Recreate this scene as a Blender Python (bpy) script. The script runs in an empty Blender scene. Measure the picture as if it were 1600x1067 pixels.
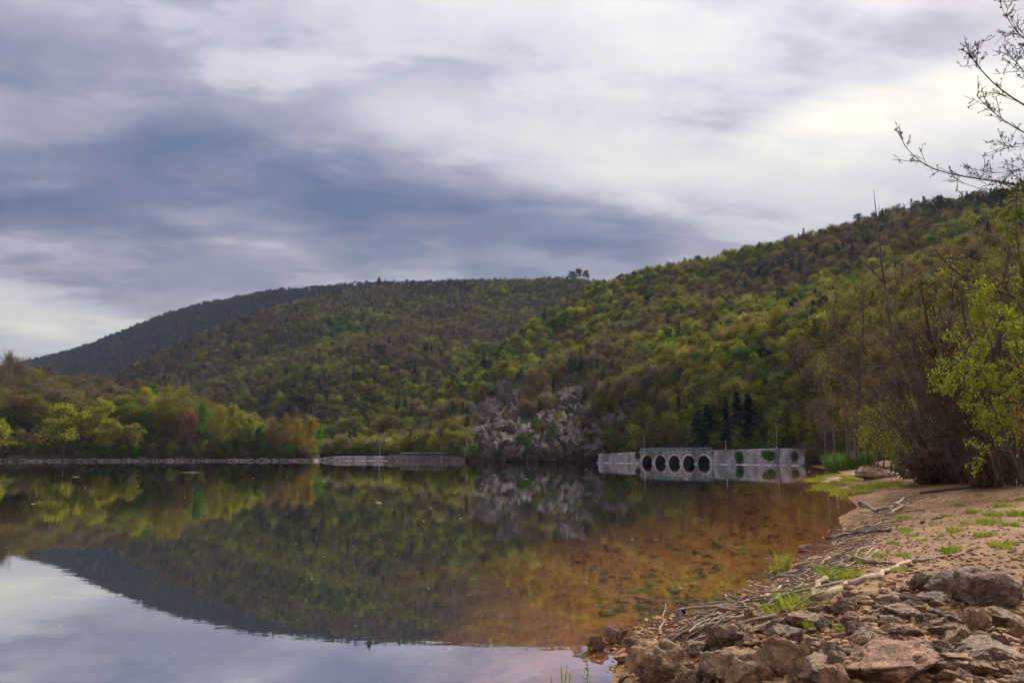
import bpy, bmesh, math, random
import numpy as np
from mathutils import Vector, Matrix
from mathutils.bvhtree import BVHTree

R = math.radians
sc = bpy.context.scene
col = sc.collection

# ------------------------------------------------------------------ camera
FPX = 1156.0                       # focal length in pixels of the 1600 px wide photograph
PITCH = R(8.66)
EYE = np.array((0.0, 0.0, 2.2))
cam = bpy.data.cameras.new('camera'); cam.sensor_width = 36.0; cam.lens = 36.0*FPX/1600
cam.clip_start = 0.1; cam.clip_end = 20000
camo = bpy.data.objects.new('camera', cam); col.objects.link(camo)
camo.location = EYE; camo.rotation_euler = (math.pi/2 + PITCH, 0, 0)
sc.camera = camo

# ------------------------------------------------------------------ render
sc.render.engine = 'CYCLES'
sc.cycles.use_denoising = True
sc.cycles.max_bounces = 5; sc.cycles.diffuse_bounces = 2; sc.cycles.glossy_bounces = 2
sc.cycles.use_adaptive_sampling = True; sc.cycles.adaptive_threshold = 0.03
sc.cycles.transparent_max_bounces = 12; sc.cycles.transmission_bounces = 4
sc.cycles.volume_bounces = 0
sc.cycles.sample_clamp_indirect = 6
sc.view_settings.view_transform = 'Standard'; sc.view_settings.look = 'None'
sc.view_settings.gamma = 1.0; sc.view_settings.use_curve_mapping = False
sc.view_settings.exposure = 1.5

# ------------------------------------------------------------------ node helpers
class NT:
    def __init__(s, tree): s.t = tree; s.n = tree.nodes; s.l = tree.links
    def node(s, typ, **kw):
        n = s.n.new(typ)
        for k, v in kw.items(): setattr(n, k, v)
        return n
    def link(s, a, b): s.l.new(a, b)
    def put(s, sock, v):
        if isinstance(v, bpy.types.NodeSocket): s.l.new(v, sock)
        elif v is not None: sock.default_value = v
    def m(s, op, a, b=None, c=None, clamp=False):
        n = s.n.new('ShaderNodeMath'); n.operation = op; n.use_clamp = clamp
        s.put(n.inputs[0], a); s.put(n.inputs[1], b); s.put(n.inputs[2], c)
        return n.outputs[0]
    def mix(s, f, a, b, blend='MIX'):
        n = s.n.new('ShaderNodeMix'); n.data_type = 'RGBA'; n.blend_type = blend
        s.put(n.inputs[0], f)
        for k, v in ((6, a), (7, b)):
            if not isinstance(v, bpy.types.NodeSocket) and len(v) == 3: v = (*v, 1)
            s.put(n.inputs[k], v)
        return n.outputs[2]
    def noise(s, vec, scale, detail=4, rough=.55, dist=0.0, col=False):
        n = s.n.new('ShaderNodeTexNoise'); s.put(n.inputs['Vector'], vec)
        n.inputs['Scale'].default_value = scale; n.inputs['Detail'].default_value = detail
        n.inputs['Roughness'].default_value = rough; n.inputs['Distortion'].default_value = dist
        return n.outputs['Color' if col else 'Fac']
    def ramp(s, f, stops, interp='LINEAR'):
        n = s.n.new('ShaderNodeValToRGB'); n.color_ramp.interpolation = interp
        e = n.color_ramp.elements
        while len(e) < len(stops): e.new(0.5)
        for k, (p, c) in enumerate(stops):
            e[k].position = p; e[k].color = c if len(c) == 4 else (*c, 1)
        s.put(n.inputs[0], f); return n.outputs[0]
    def maprange(s, v, a, b, c=0.0, d=1.0, smooth=True):
        n = s.n.new('ShaderNodeMapRange')
        n.interpolation_type = 'SMOOTHSTEP' if smooth else 'LINEAR'
        s.put(n.inputs[0], v)
        for k, x in enumerate((a, b, c, d)): n.inputs[1+k].default_value = x
        return n.outputs[0]
    def mapping(s, vec, scale=(1, 1, 1), rot=(0, 0, 0), loc=(0, 0, 0)):
        n = s.n.new('ShaderNodeMapping'); s.put(n.inputs[0], vec)
        n.inputs['Scale'].default_value = scale; n.inputs['Rotation'].default_value = rot
        n.inputs['Location'].default_value = loc
        return n.outputs[0]

# ------------------------------------------------------------------ world: overcast sky with broken cloud
SUN_AZ, SUN_EL = 44.0, 36.0        # degrees right of the view axis, above the horizon
wd = bpy.data.worlds.new('World'); sc.world = wd; wd.use_nodes = True
def build_sky():
    w = NT(wd.node_tree); w.n.clear()
    out = w.node('ShaderNodeOutputWorld'); bg = w.node('ShaderNodeBackground')
    w.link(bg.outputs[0], out.inputs[0])
    tc = w.node('ShaderNodeTexCoord'); d = tc.outputs['Generated']
    sep = w.node('ShaderNodeSeparateXYZ'); w.link(d, sep.inputs[0])
    x, y, z = sep.outputs
    RAD = 180/math.pi
    az0 = w.m('MULTIPLY', w.m('ARCTAN2', x, y), RAD)
    el0 = w.m('MULTIPLY', w.m('ARCSINE', z), RAD)
    # cloud deck coordinates (a flat layer overhead, so shapes flatten towards the horizon)
    zz = w.m('ADD', w.m('MAXIMUM', z, 0.0), 0.16)
    cmb = w.node('ShaderNodeCombineXYZ'); w.put(cmb.inputs[0], w.m('DIVIDE', x, zz)); w.put(cmb.inputs[1], w.m('DIVIDE', y, zz))
    deck = w.mapping(cmb.outputs[0], scale=(0.95, 1.3, 1), rot=(0, 0, R(-12)), loc=(3.1, 7.7, 0))
    warp = w.noise(deck, 1.1, 2, .55, col=True)
    ws = w.node('ShaderNodeSeparateColor'); w.link(warp, ws.inputs[0])
    az = w.m('MULTIPLY_ADD', w.m('SUBTRACT', ws.outputs[0], .5), 16.0, az0)
    el = w.m('MULTIPLY_ADD', w.m('SUBTRACT', ws.outputs[1], .5), 6.0, el0)
    big = w.noise(deck, 0.75, 3, .58)
    fine = w.noise(deck, 2.6, 5, .62)
    def blob(a0, e0, sa, se, tilt, amp):
        da = w.m('SUBTRACT', az, a0); de = w.m('SUBTRACT', el, e0)
        c, s_ = math.cos(R(tilt)), math.sin(R(tilt))
        u = w.m('ADD', w.m('MULTIPLY', da, c/sa), w.m('MULTIPLY', de, s_/sa))
        v = w.m('ADD', w.m('MULTIPLY', da, -s_/se), w.m('MULTIPLY', de, c/se))
        q = w.m('ADD', w.m('MULTIPLY', u, u), w.m('MULTIPLY', v, v))
        return w.m('MULTIPLY', w.m('EXPONENT', w.m('MULTIPLY', q, -1.0)), amp)
    val = w.m('ADD', .60, w.m('MULTIPLY', w.m('SUBTRACT', big, .5), .55))
    val = w.m('ADD', val, w.m('MULTIPLY', w.m('SUBTRACT', fine, .5), .62))
    lay = w.noise(w.mapping(deck, (1, 1.5, 1), loc=(5, 2, 3)), 1.35, 5, .6)
    val = w.m('ADD', val, w.m('MULTIPLY_ADD', w.maprange(lay, .45, .56), .15, -.075))
    for b in BLOBS: val = w.m('ADD', val, blob(*b))
    cloud = w.ramp(val, [(0.0, (.10, .14, .25)), (.22, (.185, .205, .31)), (.42, (.33, .325, .41)), (.62, (.55, .535, .60)),
                         (.80, (.68, .67, .655)), (1.0, (.86, .82, .71))])
    # faint clear-sky light between the layers
    sky = w.node('ShaderNodeTexSky'); sky.sky_type = 'NISHITA'; sky.sun_disc = False
    sky.sun_elevation = R(SUN_EL); sky.sun_rotation = R(SUN_AZ); sky.air_density = 1.2; sky.dust_density = 2.0
    clear = w.mix(1.0, sky.outputs[0], (.10, .10, .10), 'MULTIPLY')
    final = w.mix(.93, clear, cloud)
    # an overcast sky is brighter overhead than near the horizon
    w.link(final, bg.inputs[0]); w.put(bg.inputs[1], w.m('MULTIPLY', w.m('MULTIPLY_ADD', w.m('MAXIMUM', z, 0.0), 1.9, 1.0), .24))
BLOBS = [  # azimuth, elevation, half widths, tilt, amount  (dark banks and bright breaks of the cloud)
    (-14, 19.0, 24, 4.6, -10, -.40),
    (0, 17, 16, 2.8, -6, -.26),
    (-34, 27, 12, 5, 0, .05),
    (-36, 8.6, 9, 1.4, 0, .34),
    (-32, 15.5, 18, 4.6, 0, -.34),
    (-22, 14.6, 12, 1.0, -10, .14),
    (-34, 16.0, 12, 1.2, -6, -.12),
    (-16, 30.5, 19, 5.5, 0, -.15),
    (9, 27, 20, 7.5, 0, .11),
    (31, 22.0, 9, 2.8, 0, .38),
    (24, 28, 10, 3.0, 0, -.14),
    (17, 23.0, 5, 2.0, 0, -.16),
    (3, 30.5, 6, 2.6, 0, -.12),
    (14, 21.5, 12, 1.8, -5, .18),
    (-8, 44, 60, 9, 0, .10),
]
build_sky()
wd.cycles.sampling_method = 'MANUAL'; wd.cycles.sample_map_resolution = 256

# ------------------------------------------------------------------ sun behind thin cloud
sl = bpy.data.lights.new('sun', 'SUN'); sl.energy = 3.0; sl.angle = R(18); sl.color = (1.0, .95, .86)
so = bpy.data.objects.new('sun', sl); col.objects.link(so)
_sd = Vector((math.sin(R(SUN_AZ))*math.cos(R(SUN_EL)), math.cos(R(SUN_AZ))*math.cos(R(SUN_EL)), math.sin(R(SUN_EL))))
so.rotation_euler = _sd.to_track_quat('Z', 'Y').to_euler(); so.location = (60, 80, 90)

# ------------------------------------------------------------------ geometry helpers
CF = np.array((0, math.cos(PITCH), math.sin(PITCH))); CU = np.array((0, -math.sin(PITCH), math.cos(PITCH))); CR = np.array((1.0, 0, 0))
def ray(px, py):
    return CF + CR*((px-800)/FPX) + CU*((533.5-py)/FPX)
def at(px, py, Y):                 # the point seen at this pixel that stands Y metres out
    d = ray(px, py); return EYE + d*(Y/d[1])
def on_z(px, py, z=0.0):           # the point seen at this pixel at height z
    d = ray(px, py); return EYE + d*((z-EYE[2])/d[2])

def _hash(ix, iy, iz, seed):
    h = (ix.astype(np.int64)*374761393 + iy.astype(np.int64)*668265263 + iz.astype(np.int64)*2147483647 + seed*1274126177) & 0xffffffff
    h = ((h ^ (h >> 13))*1274126177) & 0xffffffff
    return ((h ^ (h >> 16)) & 0xffff)/65535.0
def vnoise(P, seed=0):
    P = np.asarray(P, float); I = np.floor(P).astype(np.int64); f = P-I; f = f*f*(3-2*f)
    r = 0
    for dx in (0, 1):
        wx = f[:, 0] if dx else 1-f[:, 0]
        for dy in (0, 1):
            wy = f[:, 1] if dy else 1-f[:, 1]
            for dz in (0, 1):
                wz = f[:, 2] if dz else 1-f[:, 2]
                r = r + wx*wy*wz*_hash(I[:, 0]+dx, I[:, 1]+dy, I[:, 2]+dz, seed)
    return r*2-1
def fbm(P, octaves=4, seed=0, gain=.5, lac=2.03):
    P = np.asarray(P, float); a = 1.0; r = 0; t = 0
    for k in range(octaves):
        r = r + a*vnoise(P + 17.3*k, seed+k); t += a; a *= gain; P = P*lac
    return r/t
def fbm2(x, y, s, octaves=4, seed=0):
    x = np.asarray(x, float); y = np.asarray(y, float)
    sh = np.broadcast(x, y).shape
    P = np.stack([np.broadcast_to(x*s, sh).ravel(), np.broadcast_to(y*s, sh).ravel(), np.zeros(int(np.prod(sh)))], 1)
    return fbm(P, octaves, seed).reshape(sh)

def build_mesh(name, V, F4=None, F3=None, M4=None, M3=None, mats=(), smooth=False):
    V = np.asarray(V, np.float32).reshape(-1, 3)
    F4 = np.zeros((0, 4), np.int32) if F4 is None else np.asarray(F4, np.int32).reshape(-1, 4)
    F3 = np.zeros((0, 3), np.int32) if F3 is None else np.asarray(F3, np.int32).reshape(-1, 3)
    me = bpy.data.meshes.new(name)
    me.vertices.add(len(V)); me.vertices.foreach_set('co', V.ravel())
    n4, n3 = len(F4), len(F3)
    me.loops.add(n4*4+n3*3); me.loops.foreach_set('vertex_index', np.concatenate([F4.ravel(), F3.ravel()]))
    me.polygons.add(n4+n3)
    st = np.concatenate([np.arange(n4)*4, n4*4+np.arange(n3)*3]).astype(np.int32)
    me.polygons.foreach_set('loop_start', st)
    if M4 is not None or M3 is not None:
        mi = np.concatenate([np.zeros(n4, np.int32) if M4 is None else np.broadcast_to(M4, n4), np.zeros(n3, np.int32) if M3 is None else np.broadcast_to(M3, n3)]).astype(np.int32)
        me.polygons.foreach_set('material_index', mi)
    if smooth: me.polygons.foreach_set('use_smooth', np.ones(n4+n3, bool))
    for m in mats: me.materials.append(m)
    me.update(calc_edges=True); me.validate()
    return me

class Geo:
    """Collects quads and triangles; mesh() makes one mesh of them."""
    def __init__(s): s.V = []; s.F4 = []; s.F3 = []; s.M4 = []; s.M3 = []; s.n = 0
    def add(s, V, F4=None, F3=None, mat=0):
        V = np.asarray(V, float).reshape(-1, 3)
        if F4 is not None and len(F4):
            F4 = np.asarray(F4)+s.n; s.F4.append(F4); s.M4.append(np.full(len(F4), mat))
        if F3 is not None and len(F3):
            F3 = np.asarray(F3)+s.n; s.F3.append(F3); s.M3.append(np.full(len(F3), mat))
        s.V.append(V); s.n += len(V)
    def box(s, c, size, rot=None, mat=0):
        c = np.asarray(c, float); h = np.asarray(size, float)/2
        v = np.array([(x, y, z) for x in (-1, 1) for y in (-1, 1) for z in (-1, 1)], float)*h
        if rot is not None: v = v @ np.asarray(rot).T
        s.add(v+c, [(0, 1, 3, 2), (4, 6, 7, 5), (0, 4, 5, 1), (2, 3, 7, 6), (0, 2, 6, 4), (1, 5, 7, 3)], mat=mat)
    def tube(s, P, r, sides=5, mat=0, cap=False):
        P = np.asarray(P, float); n = len(P); r = np.broadcast_to(np.asarray(r, float), n)
        T = np.gradient(P, axis=0); T /= np.linalg.norm(T, axis=1, keepdims=True)+1e-9
        ref = np.array((0, 0, 1.0)) if abs(T[:, 2]).mean() < .8 else np.array((1.0, 0, 0))
        N = np.cross(T, ref); N /= np.linalg.norm(N, axis=1, keepdims=True)+1e-9
        B = np.cross(T, N)
        a = np.arange(sides)*2*math.pi/sides
        V = P[:, None]+r[:, None, None]*(np.cos(a)[None, :, None]*N[:, None]+np.sin(a)[None, :, None]*B[:, None])
        i = np.arange(n-1)[:, None]*sides; j = np.arange(sides)[None]; j2 = (j+1) % sides
        F = np.stack([i+j, i+j2, i+sides+j2, i+sides+j], -1).reshape(-1, 4)
        F3 = None
        if cap:
            Vf = np.concatenate([V.reshape(-1, 3), P[:1], P[-1:]]); k = n*sides
            F3 = [(k, (q+1) % sides, q) for q in range(sides)]+[(k+1, (n-1)*sides+q, (n-1)*sides+(q+1) % sides) for q in range(sides)]
            s.add(Vf, F, F3, mat); return
        s.add(V, F, None, mat)
    def leaves(s, C, size, rng, aspect=.6, up=.0, mat=0, flat=None):
        C = np.asarray(C, float).reshape(-1, 3); n = len(C)
        if n == 0: return
        u = rng.normal(size=(n, 3)); u /= np.linalg.norm(u, axis=1, keepdims=True)
        w = rng.normal(size=(n, 3)); w[:, 2] += up; v = np.cross(w, u); v /= np.linalg.norm(v, axis=1, keepdims=True)+1e-9
        if up: u = np.cross(v, w); u /= np.linalg.norm(u, axis=1, keepdims=True)+1e-9
        sz = np.broadcast_to(np.asarray(size, float), n)*rng.uniform(.65, 1.35, n)
        a = u*sz[:, None]; b = v*(sz*aspect)[:, None]
        V = np.stack([C-a, C-b*1.0-a*.1, C+a, C+b-a*.1], 1)
        s.add(V, np.arange(n*4).reshape(n, 4), mat=mat)
    def mesh(s, name, mats=(), smooth=False):
        c = lambda L, w: np.concatenate(L) if L else np.zeros((0, w), int)
        c1 = lambda L: np.concatenate(L) if L else None
        return build_mesh(name, np.concatenate(s.V), c(s.F4, 4), c(s.F3, 3), c1(s.M4), c1(s.M3), mats, smooth)

def obj(name, me, parent=None, loc=None):
    o = bpy.data.objects.new(name, me); col.objects.link(o)
    if parent is not None: o.parent = parent
    if loc is not None: o.location = loc
    return o
def empty(name, loc=(0, 0, 0), rz=0.0):
    o = bpy.data.objects.new(name, None); col.objects.link(o); o.location = loc; o.rotation_euler = (0, 0, rz); o.empty_display_size = .3
    return o
def tag(o, label=None, cat=None, group=None, kind=None):
    if label: o['label'] = label
    if cat: o['category'] = cat
    if group: o['group'] = group
    if kind: o['kind'] = kind
    return o

# ------------------------------------------------------------------ materials
def new_mat(name):
    m = bpy.data.materials.new(name); m.use_nodes = True; t = NT(m.node_tree); t.n.clear()
    return m, t
def finish(t, surf):
    o = t.node('ShaderNodeOutputMaterial'); t.link(surf, o.inputs['Surface'])
def principled(t, color, rough=.9, bump=None, spec=.2):
    p = t.node('ShaderNodeBsdfPrincipled'); t.put(p.inputs['Base Color'], color if isinstance(color, bpy.types.NodeSocket) else (*color, 1))
    t.put(p.inputs['Roughness'], rough); p.inputs['Specular IOR Level'].default_value = spec
    if bump is not None: t.link(bump, p.inputs['Normal'])
    return p.outputs[0]
def bumpn(t, h, strength=.5, dist=.05):
    b = t.node('ShaderNodeBump'); b.inputs['Strength'].default_value = strength; b.inputs['Distance'].default_value = dist
    t.link(h, b.inputs['Height']); return b.outputs[0]

def leaf_mat(name, source='object', color=None, trans=.35, var=.35):
    """Leaves: diffuse + translucent. The tint is the tree's own: from the object colour or the instance attribute."""
    m, t = new_mat(name)
    if color is not None:
        rgb = t.node('ShaderNodeRGB'); rgb.outputs[0].default_value = (*color, 1); base = rgb.outputs[0]
    elif source == 'object': base = t.node('ShaderNodeObjectInfo').outputs['Color']
    else:
        a = t.node('ShaderNodeAttribute'); a.attribute_type = 'INSTANCER'; a.attribute_name = 'tint'; base = a.outputs['Color']
    g = t.node('ShaderNodeNewGeometry')
    rnd = g.outputs['Random Per Island']
    f = t.m('MULTIPLY_ADD', rnd, 2*var, 1-var)
    vm = t.node('ShaderNodeVectorMath', operation='SCALE'); t.link(base, vm.inputs[0]); t.link(f, vm.inputs['Scale'])
    c = vm.outputs[0]
    dfs = t.node('ShaderNodeBsdfDiffuse'); t.link(c, dfs.inputs[0])
    tr = t.node('ShaderNodeBsdfTranslucent'); t.link(t.mix(1.0, c, (1.15, 1.1, .6), 'MULTIPLY'), tr.inputs[0])
    mx = t.node('ShaderNodeMixShader'); mx.inputs[0].default_value = trans
    t.link(dfs.outputs[0], mx.inputs[1]); t.link(tr.outputs[0], mx.inputs[2]); finish(t, mx.outputs[0])
    return m
def bark_mat(name, a, b, scale=6):
    m, t = new_mat(name); tc = t.node('ShaderNodeTexCoord').outputs['Object']
    n = t.noise(t.mapping(tc, (1, 1, .25)), scale, 5, .6)
    finish(t, principled(t, t.mix(t.maprange(n, .3, .7), a, b), .95, bumpn(t, n, .6, .02), .1)); return m
MAT = {}
MAT['leaf_obj'] = leaf_mat('leaf_obj')
MAT['leaf_inst'] = leaf_mat('leaf_inst', 'inst')
MAT['bark'] = bark_mat('bark', (.045, .035, .030), (.12, .095, .08))
MAT['bark_pale'] = bark_mat('bark_pale', (.10, .085, .075), (.24, .21, .19))
# ------------------------------------------------------------------ rock, soil and stone materials
def rock_mat(name, cols, scale=3.0, bs=.9, bd=.05, coord='Object', moss=0.0, own=True):
    m, t = new_mat(name); co = t.node('ShaderNodeTexCoord').outputs[coord]
    n1 = t.noise(co, scale, 8, .65, .4); n2 = t.noise(co, scale*4.3, 6, .7); n3 = t.noise(co, scale*.6, 3, .5)
    c = t.mix(t.maprange(n1, .32, .68), cols[0], cols[1])
    c = t.mix(t.maprange(n3, .48, .72), c, cols[2])
    c = t.mix(t.m('MULTIPLY', t.maprange(n2, .56, .72), .5), c, cols[3])
    if own:
        oi = t.node('ShaderNodeObjectInfo'); c = t.mix(1.0, c, oi.outputs['Color'], 'MULTIPLY')
    if moss:
        g = t.node('ShaderNodeNewGeometry'); sp = t.node('ShaderNodeSeparateXYZ'); t.link(g.outputs['Normal'], sp.inputs[0])
        f = t.m('MULTIPLY', t.maprange(sp.outputs[2], .45, .95), t.maprange(n3, .45, .6))
        c = t.mix(t.m('MULTIPLY', f, moss), c, (.10, .105, .04))
    v = t.node('ShaderNodeTexVoronoi', feature='DISTANCE_TO_EDGE'); v.inputs['Scale'].default_value = scale*1.3
    t.put(v.inputs['Vector'], t.mix(.35, co, t.noise(co, scale*1.5, 4, .6, col=True)))
    crack = t.maprange(v.outputs['Distance'], 0.0, .05)
    h = t.m('ADD', t.m('ADD', t.m('MULTIPLY', n1, .8), t.m('MULTIPLY', n2, .45)), t.m('MULTIPLY', crack, .22))
    finish(t, principled(t, c, .88, bumpn(t, h, bs, bd), .25)); return m
MAT['rock'] = rock_mat('rock', [(.15, .108, .078), (.41, .305, .205), (.25, .185, .14), (.52, .42, .31)], 6.0, 1.0, .07)
MAT['crag'] = rock_mat('crag', [(.065, .050, .054), (.23, .185, .185), (.14, .105, .10), (.42, .36, .35)], .55, 1.0, .9, moss=.2)
MAT['riprap'] = rock_mat('riprap', [(.12, .10, .10), (.30, .26, .25), (.22, .18, .17), (.42, .37, .34)], 1.2, .8, .2)

def soil_mat():
    m, t = new_mat('shore_soil'); g = t.node('ShaderNodeNewGeometry'); co = g.outputs['Position']
    sp = t.node('ShaderNodeSeparateXYZ'); t.link(co, sp.inputs[0]); z = sp.outputs[2]
    n1 = t.noise(co, .55, 6, .6); n2 = t.noise(co, 4.0, 6, .65); n3 = t.noise(co, 22, 4, .6)
    c = t.mix(t.maprange(n1, .35, .65), (.19, .10, .044), (.29, .165, .078))
    c = t.mix(t.m('MULTIPLY', t.maprange(n2, .47, .66), .8), c, (.085, .055, .036))
    c = t.mix(t.m('MULTIPLY', t.maprange(n3, .56, .70), .6), c, (.36, .26, .18))
    # wet strip and lake bed: rusty sand in the shallows, painted darker with depth for light lost in the water
    nz = t.m('ADD', z, t.m('MULTIPLY', t.m('SUBTRACT', n1, .5), .8))
    wet = t.mix(t.maprange(n2, .35, .7), (.70, .24, .034), (.30, .10, .022))
    stones = t.mix(t.maprange(t.noise(co, 2.2, 3, .5), .52, .62), wet, (.56, .26, .075))
    bed = t.mix(t.maprange(nz, -1.15, .15), (.018, .022, .014), stones)
    c = t.mix(t.maprange(z, -.06, .10), bed, c)
    c = t.mix(t.m('MULTIPLY', t.maprange(t.m('ADD', z, t.m('MULTIPLY', n2, .12)), .20, .07), t.m('MULTIPLY', t.maprange(z, -.05, .02), .65)), c, (.085, .05, .028))
    h = t.m('ADD', t.m('MULTIPLY', n2, .6), t.m('MULTIPLY', n3, .4))
    finish(t, principled(t, c, .95, bumpn(t, h, 1.0, .10), .12)); return m
MAT['soil'] = soil_mat()

def litter_mat():
    m, t = new_mat('forest_floor'); co = t.node('ShaderNodeNewGeometry').outputs['Position']
    n1 = t.noise(co, .02, 5, .6); n2 = t.noise(co, .35, 5, .65)
    c = t.mix(t.maprange(n2, .3, .7), (.035, .027, .020), (.085, .060, .042))
    c = t.mix(t.m('MULTIPLY', t.maprange(n1, .48, .62), .6), c, (.05, .065, .022))
    finish(t, principled(t, c, 1.0, bumpn(t, n2, .8, 1.2), .05)); return m
MAT['litter'] = litter_mat()

def water_mat():
    m, t = new_mat('lake_water'); co = t.node('ShaderNodeNewGeometry').outputs['Position']
    sp = t.node('ShaderNodeSeparateXYZ'); t.link(co, sp.inputs[0])
    near = t.noise(t.mapping(co, (.9, 2.4, 1)), 1.6, 3, .5)
    slow = t.noise(t.mapping(co, (.35, .9, 1)), .35, 2, .5)
    # cat's-paws: lightly ruffled patches on otherwise still water
    patch = t.maprange(t.noise(t.mapping(co, (.004, .03, 1)), 1.0, 3, .5), .56, .70)
    amp = t.m('MULTIPLY_ADD', patch, .9, .55)
    h = t.m('ADD', t.m('MULTIPLY', near, t.m('MULTIPLY', amp, .0011)), t.m('MULTIPLY', slow, .0035))
    b = t.node('ShaderNodeBump'); b.inputs['Strength'].default_value = 1.0; b.inputs['Distance'].default_value = 1.0
    t.link(h, b.inputs['Height'])
    lw = t.node('ShaderNodeLayerWeight'); lw.inputs['Blend'].default_value = .5; t.link(b.outputs[0], lw.inputs['Normal'])
    fr = t.ramp(lw.outputs['Facing'], [(0.0, (.03,)*3), (.45, (.16,)*3), (.70, (.76,)*3), (.86, (.80,)*3), (.94, (.90,)*3), (1.0, (.98,)*3)])
    gl = t.node('ShaderNodeBsdfGlossy'); gl.inputs['Roughness'].default_value = .006; t.link(b.outputs[0], gl.inputs['Normal'])
    gl.inputs['Color'].default_value = (1, 1, 1, 1)
    tr = t.node('ShaderNodeBsdfTransparent'); tr.inputs[0].default_value = (.96, .92, .84, 1)
    mx = t.node('ShaderNodeMixShader'); t.link(fr, mx.inputs[0])
    t.link(tr.outputs[0], mx.inputs[1]); t.link(gl.outputs[0], mx.inputs[2]); finish(t, mx.outputs[0])
    return m
MAT['water'] = water_mat()

# ------------------------------------------------------------------ lake and shore
lake = obj('lake_water', build_mesh('lake_water', [(-900, -60, 0), (500, -60, 0), (500, 700, 0), (-900, 700, 0)], [(0, 1, 2, 3)], mats=[MAT['water']]))
tag(lake, kind='structure')

SHORE = np.array([(-60, -4), (-25, 0), (-9, 3.2), (-3, 4.2), (-.2, 5.6), (1.0, 7.4), (1.25, 8.8), (1.9, 9.7), (3.3, 11.2), (4.2, 12.6), (5.5, 15.2), (7.0, 17.0),
                  (8.2, 19.0), (9.4, 21.5), (11.2, 26), (14.6, 32), (18.2, 41), (23, 54), (27.5, 67), (30.5, 74), (33, 79), (37.5, 84), (42, 96), (47, 112), (54, 135), (62, 158)], float)
def shore_dist(X, Y):
    """Signed distance to the waterline, positive on land (to the right of the line)."""
    best = np.full(X.shape, 1e9); sgn = np.ones(X.shape)
    for a, b in zip(SHORE[:-1], SHORE[1:]):
        d = b-a; L2 = d @ d
        t = np.clip(((X-a[0])*d[0]+(Y-a[1])*d[1])/L2, 0, 1)
        ex, ey = X-(a[0]+t*d[0]), Y-(a[1]+t*d[1])
        q = np.hypot(ex, ey); c = d[0]*(Y-a[1])-d[1]*(X-a[0])
        k = q < best-1e-9
        best = np.where(k, q, best); sgn = np.where(k, np.where(c < 0, 1, -1), sgn)
    return best*sgn
def shore_height(X, Y):
    d = shore_dist(X, Y)
    d = d+.35*fbm2(X, Y, .6, 3, 5)*np.clip(np.abs(d)*2+.3, 0, 1)
    near = np.clip((13-Y)/5, 0, 1)                       # the stony bank by the camera is steeper
    land = 1.2*(1-np.exp(-np.clip(d, 0, None)*.15))*(1-near)+near*np.where(d < 2.2, .34*d, .75+.05*(d-2.2))
    land = np.where(land > 1.1, 1.1+(land-1.1)*.35, land)
    land = land+np.clip(d-16, 0, None)*.30*np.clip((Y-10)/20, 0, 1)
    bed = -(.085+.40*np.clip((1.2-X)/6, 0, 1)*np.clip((20-Y)/12, 0, 1))*np.clip(-d, 0, 9)-.22*np.clip(-d-9, 0, 20)
    z = np.where(d > 0, land, bed)
    z = z+.09*fbm2(X, Y, .9, 4, 3)*np.clip(np.abs(d), .1, 1)+.045*fbm2(X, Y, 3.2, 4, 9)*np.clip(np.abs(d)*2, 0, 1)
    return z
def build_shore():
    def axis(a, b, f0, f1, fine, mid):
        pts = list(np.arange(f0, f1, fine))
        x = f0; s = fine
        while x > a: s *= 1.12; x -= s; pts.insert(0, x)
        x = f1; s = fine
        while x < b: s *= 1.12; x += s; pts.append(x)
        return np.array(pts)
    xs = axis(-90, 120, -1.5, 20, .085, .5); ys = axis(-30, 170, 3.5, 32, .10, .5)
    X, Y = np.meshgrid(xs, ys); Z = shore_height(X, Y)
    nx, ny = len(xs), len(ys)
    V = np.stack([X, Y, Z], -1).reshape(-1, 3)
    i = (np.arange(ny-1)[:, None]*nx+np.arange(nx-1)[None]).ravel()
    F = np.stack([i, i+1, i+nx+1, i+nx], 1)
    return V, F
_V, _F = build_shore()
shore = tag(obj('shore_ground', build_mesh('shore_ground', _V, _F, mats=[MAT['soil']], smooth=True)), kind='structure')
SHORE_BVH = BVHTree.FromPolygons([tuple(v) for v in _V.astype(float)], [tuple(f) for f in _F])
def ground_hit(px, py):
    r = SHORE_BVH.ray_cast(Vector(EYE), Vector(ray(px, py)))
    return None if r[0] is None else np.array(r[0])
def ground_z(x, y):
    return float(shore_height(np.array([x]), np.array([y]))[0])

bed = obj('lake_bed', build_mesh('lake_bed', [(-5000, -3000, -7), (5000, -3000, -7), (5000, 8000, -7), (-5000, 8000, -7)], [(0, 1, 2, 3)], mats=[MAT['litter']]))
tag(bed, kind='structure')

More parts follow.
